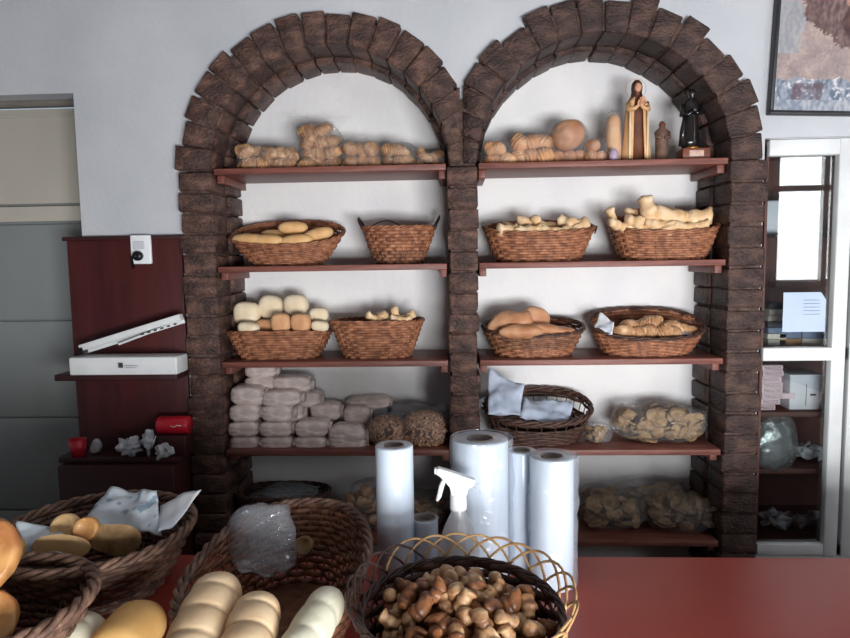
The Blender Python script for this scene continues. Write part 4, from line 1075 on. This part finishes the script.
# lobed loaves
def lobed(p0, p1, w, h, n, m, name, lab, seed=0, taper=.0, group=None):
    p0 = Vector(p0); p1 = Vector(p1); L_ = (p1-p0).length; c = (p0+p1)/2; d = (p1-p0).normalized()
    mb = MB(); rings = []; sg = 44
    for i in range(sg+1):
        t = i/sg; e = t*2-1
        env = max(.02, 1-abs(e)**5)**.5
        k = env*(1-.11*(1-abs(math.sin(n*PI*t+.001))**.45))*(1-taper*e)
        rings.append([Vector((e*L_/2, w/2*k*math.copysign(abs(math.cos(2*PI*q/24))**.9, math.cos(2*PI*q/24)), h/2*k*math.copysign(abs(math.sin(2*PI*q/24))**.9, math.sin(2*PI*q/24)))) for q in range(24)])
    mb.loft(rings)
    mb.v = [tuple(Vector(v)*(1+.03*nz(v,18,seed))) for v in mb.v]
    rz = math.atan2(d.y, d.x); ry = -math.asin(d.z)
    return tag(mb.build(name, M[m], loc=c, rot=(0,ry,rz)), lab, 'bread', group)
def pz(u,v,z): return on(u,v,z)
lobed(pz(223,581,1.005), pz(180,680,.975), .083,.075,4,'front_bread','lobed_loaf','largest pale tan ridged loaf, at the left of the two ridged ones',1)
lobed(pz(262,600,1.0), pz(232,690,.975), .074,.068,4,'front_bread','lobed_loaf','pale tan ridged loaf right of the largest ridged loaf',2)
lobed(pz(334,594,.995), pz(286,670,.975), .058,.058,3,'white_bread2','white_loaf','whitish folded loaf beside the left edge of the looped basket',3)
lobed(pz(100,622,.915), pz(40,660,.91), .085,.06,3,'white_bread2','white_loaf','white folded bread at the bottom left, in front of the big left basket',4)
lobed(pz(150,612,.925), pz(105,662,.92), .090,.075,1,'gold2','orange_loaf','light orange smooth bread between the white folded one and the ridged loaves',5)
# looped cane basket
bx, by = 0.005, -1.13
b_, pt = basket('looped_cane_basket', 'round basket with an openwork border of pale cane loops, full of tiny pastries', (bx,by,TZ), .148,.150,.115,.11,.118,.130,'wicker_d',rows=10,stakes=32,p=2.0,rimr=.0045,rim_m='cane_d',bulge=.8)
R = random.Random(9)
NL = 26
pale = MB(); dark = MB()
for i in range(NL):
    th0 = 2*PI*i/NL; sp = 2*PI*3.3/NL; pts = []
    for j in range(13):
        f = j/12; th = th0+sp*f; k = math.sin(PI*f)**.8
        c = pt(th, 1); off = .004+.014*k + (.003 if i%2 else 0)
        pts.append(Vector((c.x+math.cos(th)*off, c.y+math.sin(th)*off, c.z-.006+.042*k)))
    mid = (th0+sp/2) % (2*PI)
    isd = 2.1 < mid < 4.3
    (dark if isd else pale).tube(pts, .0022, 6)
pale.build('pale_loop_border', M['cane'], b_); dark.build('dark_loop_border', M['cane_d'], b_)
pr = bone(.036,.011,.3,0); pr2 = croiss(.042,.012,n=3,seed=1); 
mb3 = MB(); mb3.blob((0,0,0),(.027,.025,.024),2.4,None,18,12,.12,60,2)
firsts = []
G = 'tiny pastries in the looped basket'
lab = 'tiny browned pastry in the heap inside the looped cane basket'
for q, (b0, mm, nm2) in enumerate(((pr,'mini','tiny_pastry'),(pr2,'mini2','tiny_croissant'),(mb3,'mini','tiny_roll'))):
    firsts.append(tag(b0.build(nm2, M[mm]), lab, 'pastry', G))
used = [False]*3
cnt = 0
for layer,(z,rad,nn) in enumerate([(.075,.11,16),(.100,.125,34),(.120,.118,40),(.138,.085,24),(.150,.035,6)]):
    for i in range(nn):
        a = 2.39996*i + layer; rr = rad*math.sqrt((i+.5)/nn)
        L_ = Vector((bx+rr*math.cos(a), by+rr*math.sin(a), TZ+z+R.uniform(-.005,.006)))
        k = R.randrange(3); rot = (R.uniform(-1.2,1.2), R.uniform(-1.2,1.2), R.uniform(0,6.28)); sc = R.uniform(.85,1.1)
        if not used[k]:
            firsts[k].location = L_; firsts[k].rotation_euler = rot; used[k] = True
        else: dup(firsts[k], L_, rot, scale=(sc,)*3)
tag(firsts[0], lab, 'pastry', G)
L_ = at(447,575,-1.06); o = dup(firsts[2], L_, (0,0,0), 'single rounded pastry standing highest in the looped cane basket', None, (1,.9,1.3)); del o['group']
# ------------------------------------------------------------------ light
def area(name, loc, rot, sx, sy, W_, col):
    l = bpy.data.lights.new(name,'AREA'); l.shape = 'RECTANGLE'; l.size = sx; l.size_y = sy; l.energy = W_; l.color = col
    o = bpy.data.objects.new(name, l); COL.objects.link(o); o.location = loc; o.rotation_euler = rot; return o
w = WIN[1]; area('window_daylight', ((w[0]+w[1])/2, YF-.02, (w[2]+w[3])/2), (PI/2,0,0), w[1]-w[0]-.1, w[3]-w[2]-.1, 22, (.95,.98,1))
w = WIN[0]; area('window_daylight', ((w[0]+w[1])/2, YF-.02, (w[2]+w[3])/2), (PI/2,0,0), w[1]-w[0]-.1, w[3]-w[2]-.1, 100, (.97,.985,1))
wd = bpy.data.worlds.new('world'); SC.world = wd; wd.use_nodes = True
wd.node_tree.nodes['Background'].inputs[0].default_value = (.55,.65,.8,1); wd.node_tree.nodes['Background'].inputs[1].default_value = .6
vs = SC.view_settings; vs.view_transform = 'Standard'; vs.look = 'None'; vs.gamma = 1; vs.use_curve_mapping = False; vs.exposure = .35
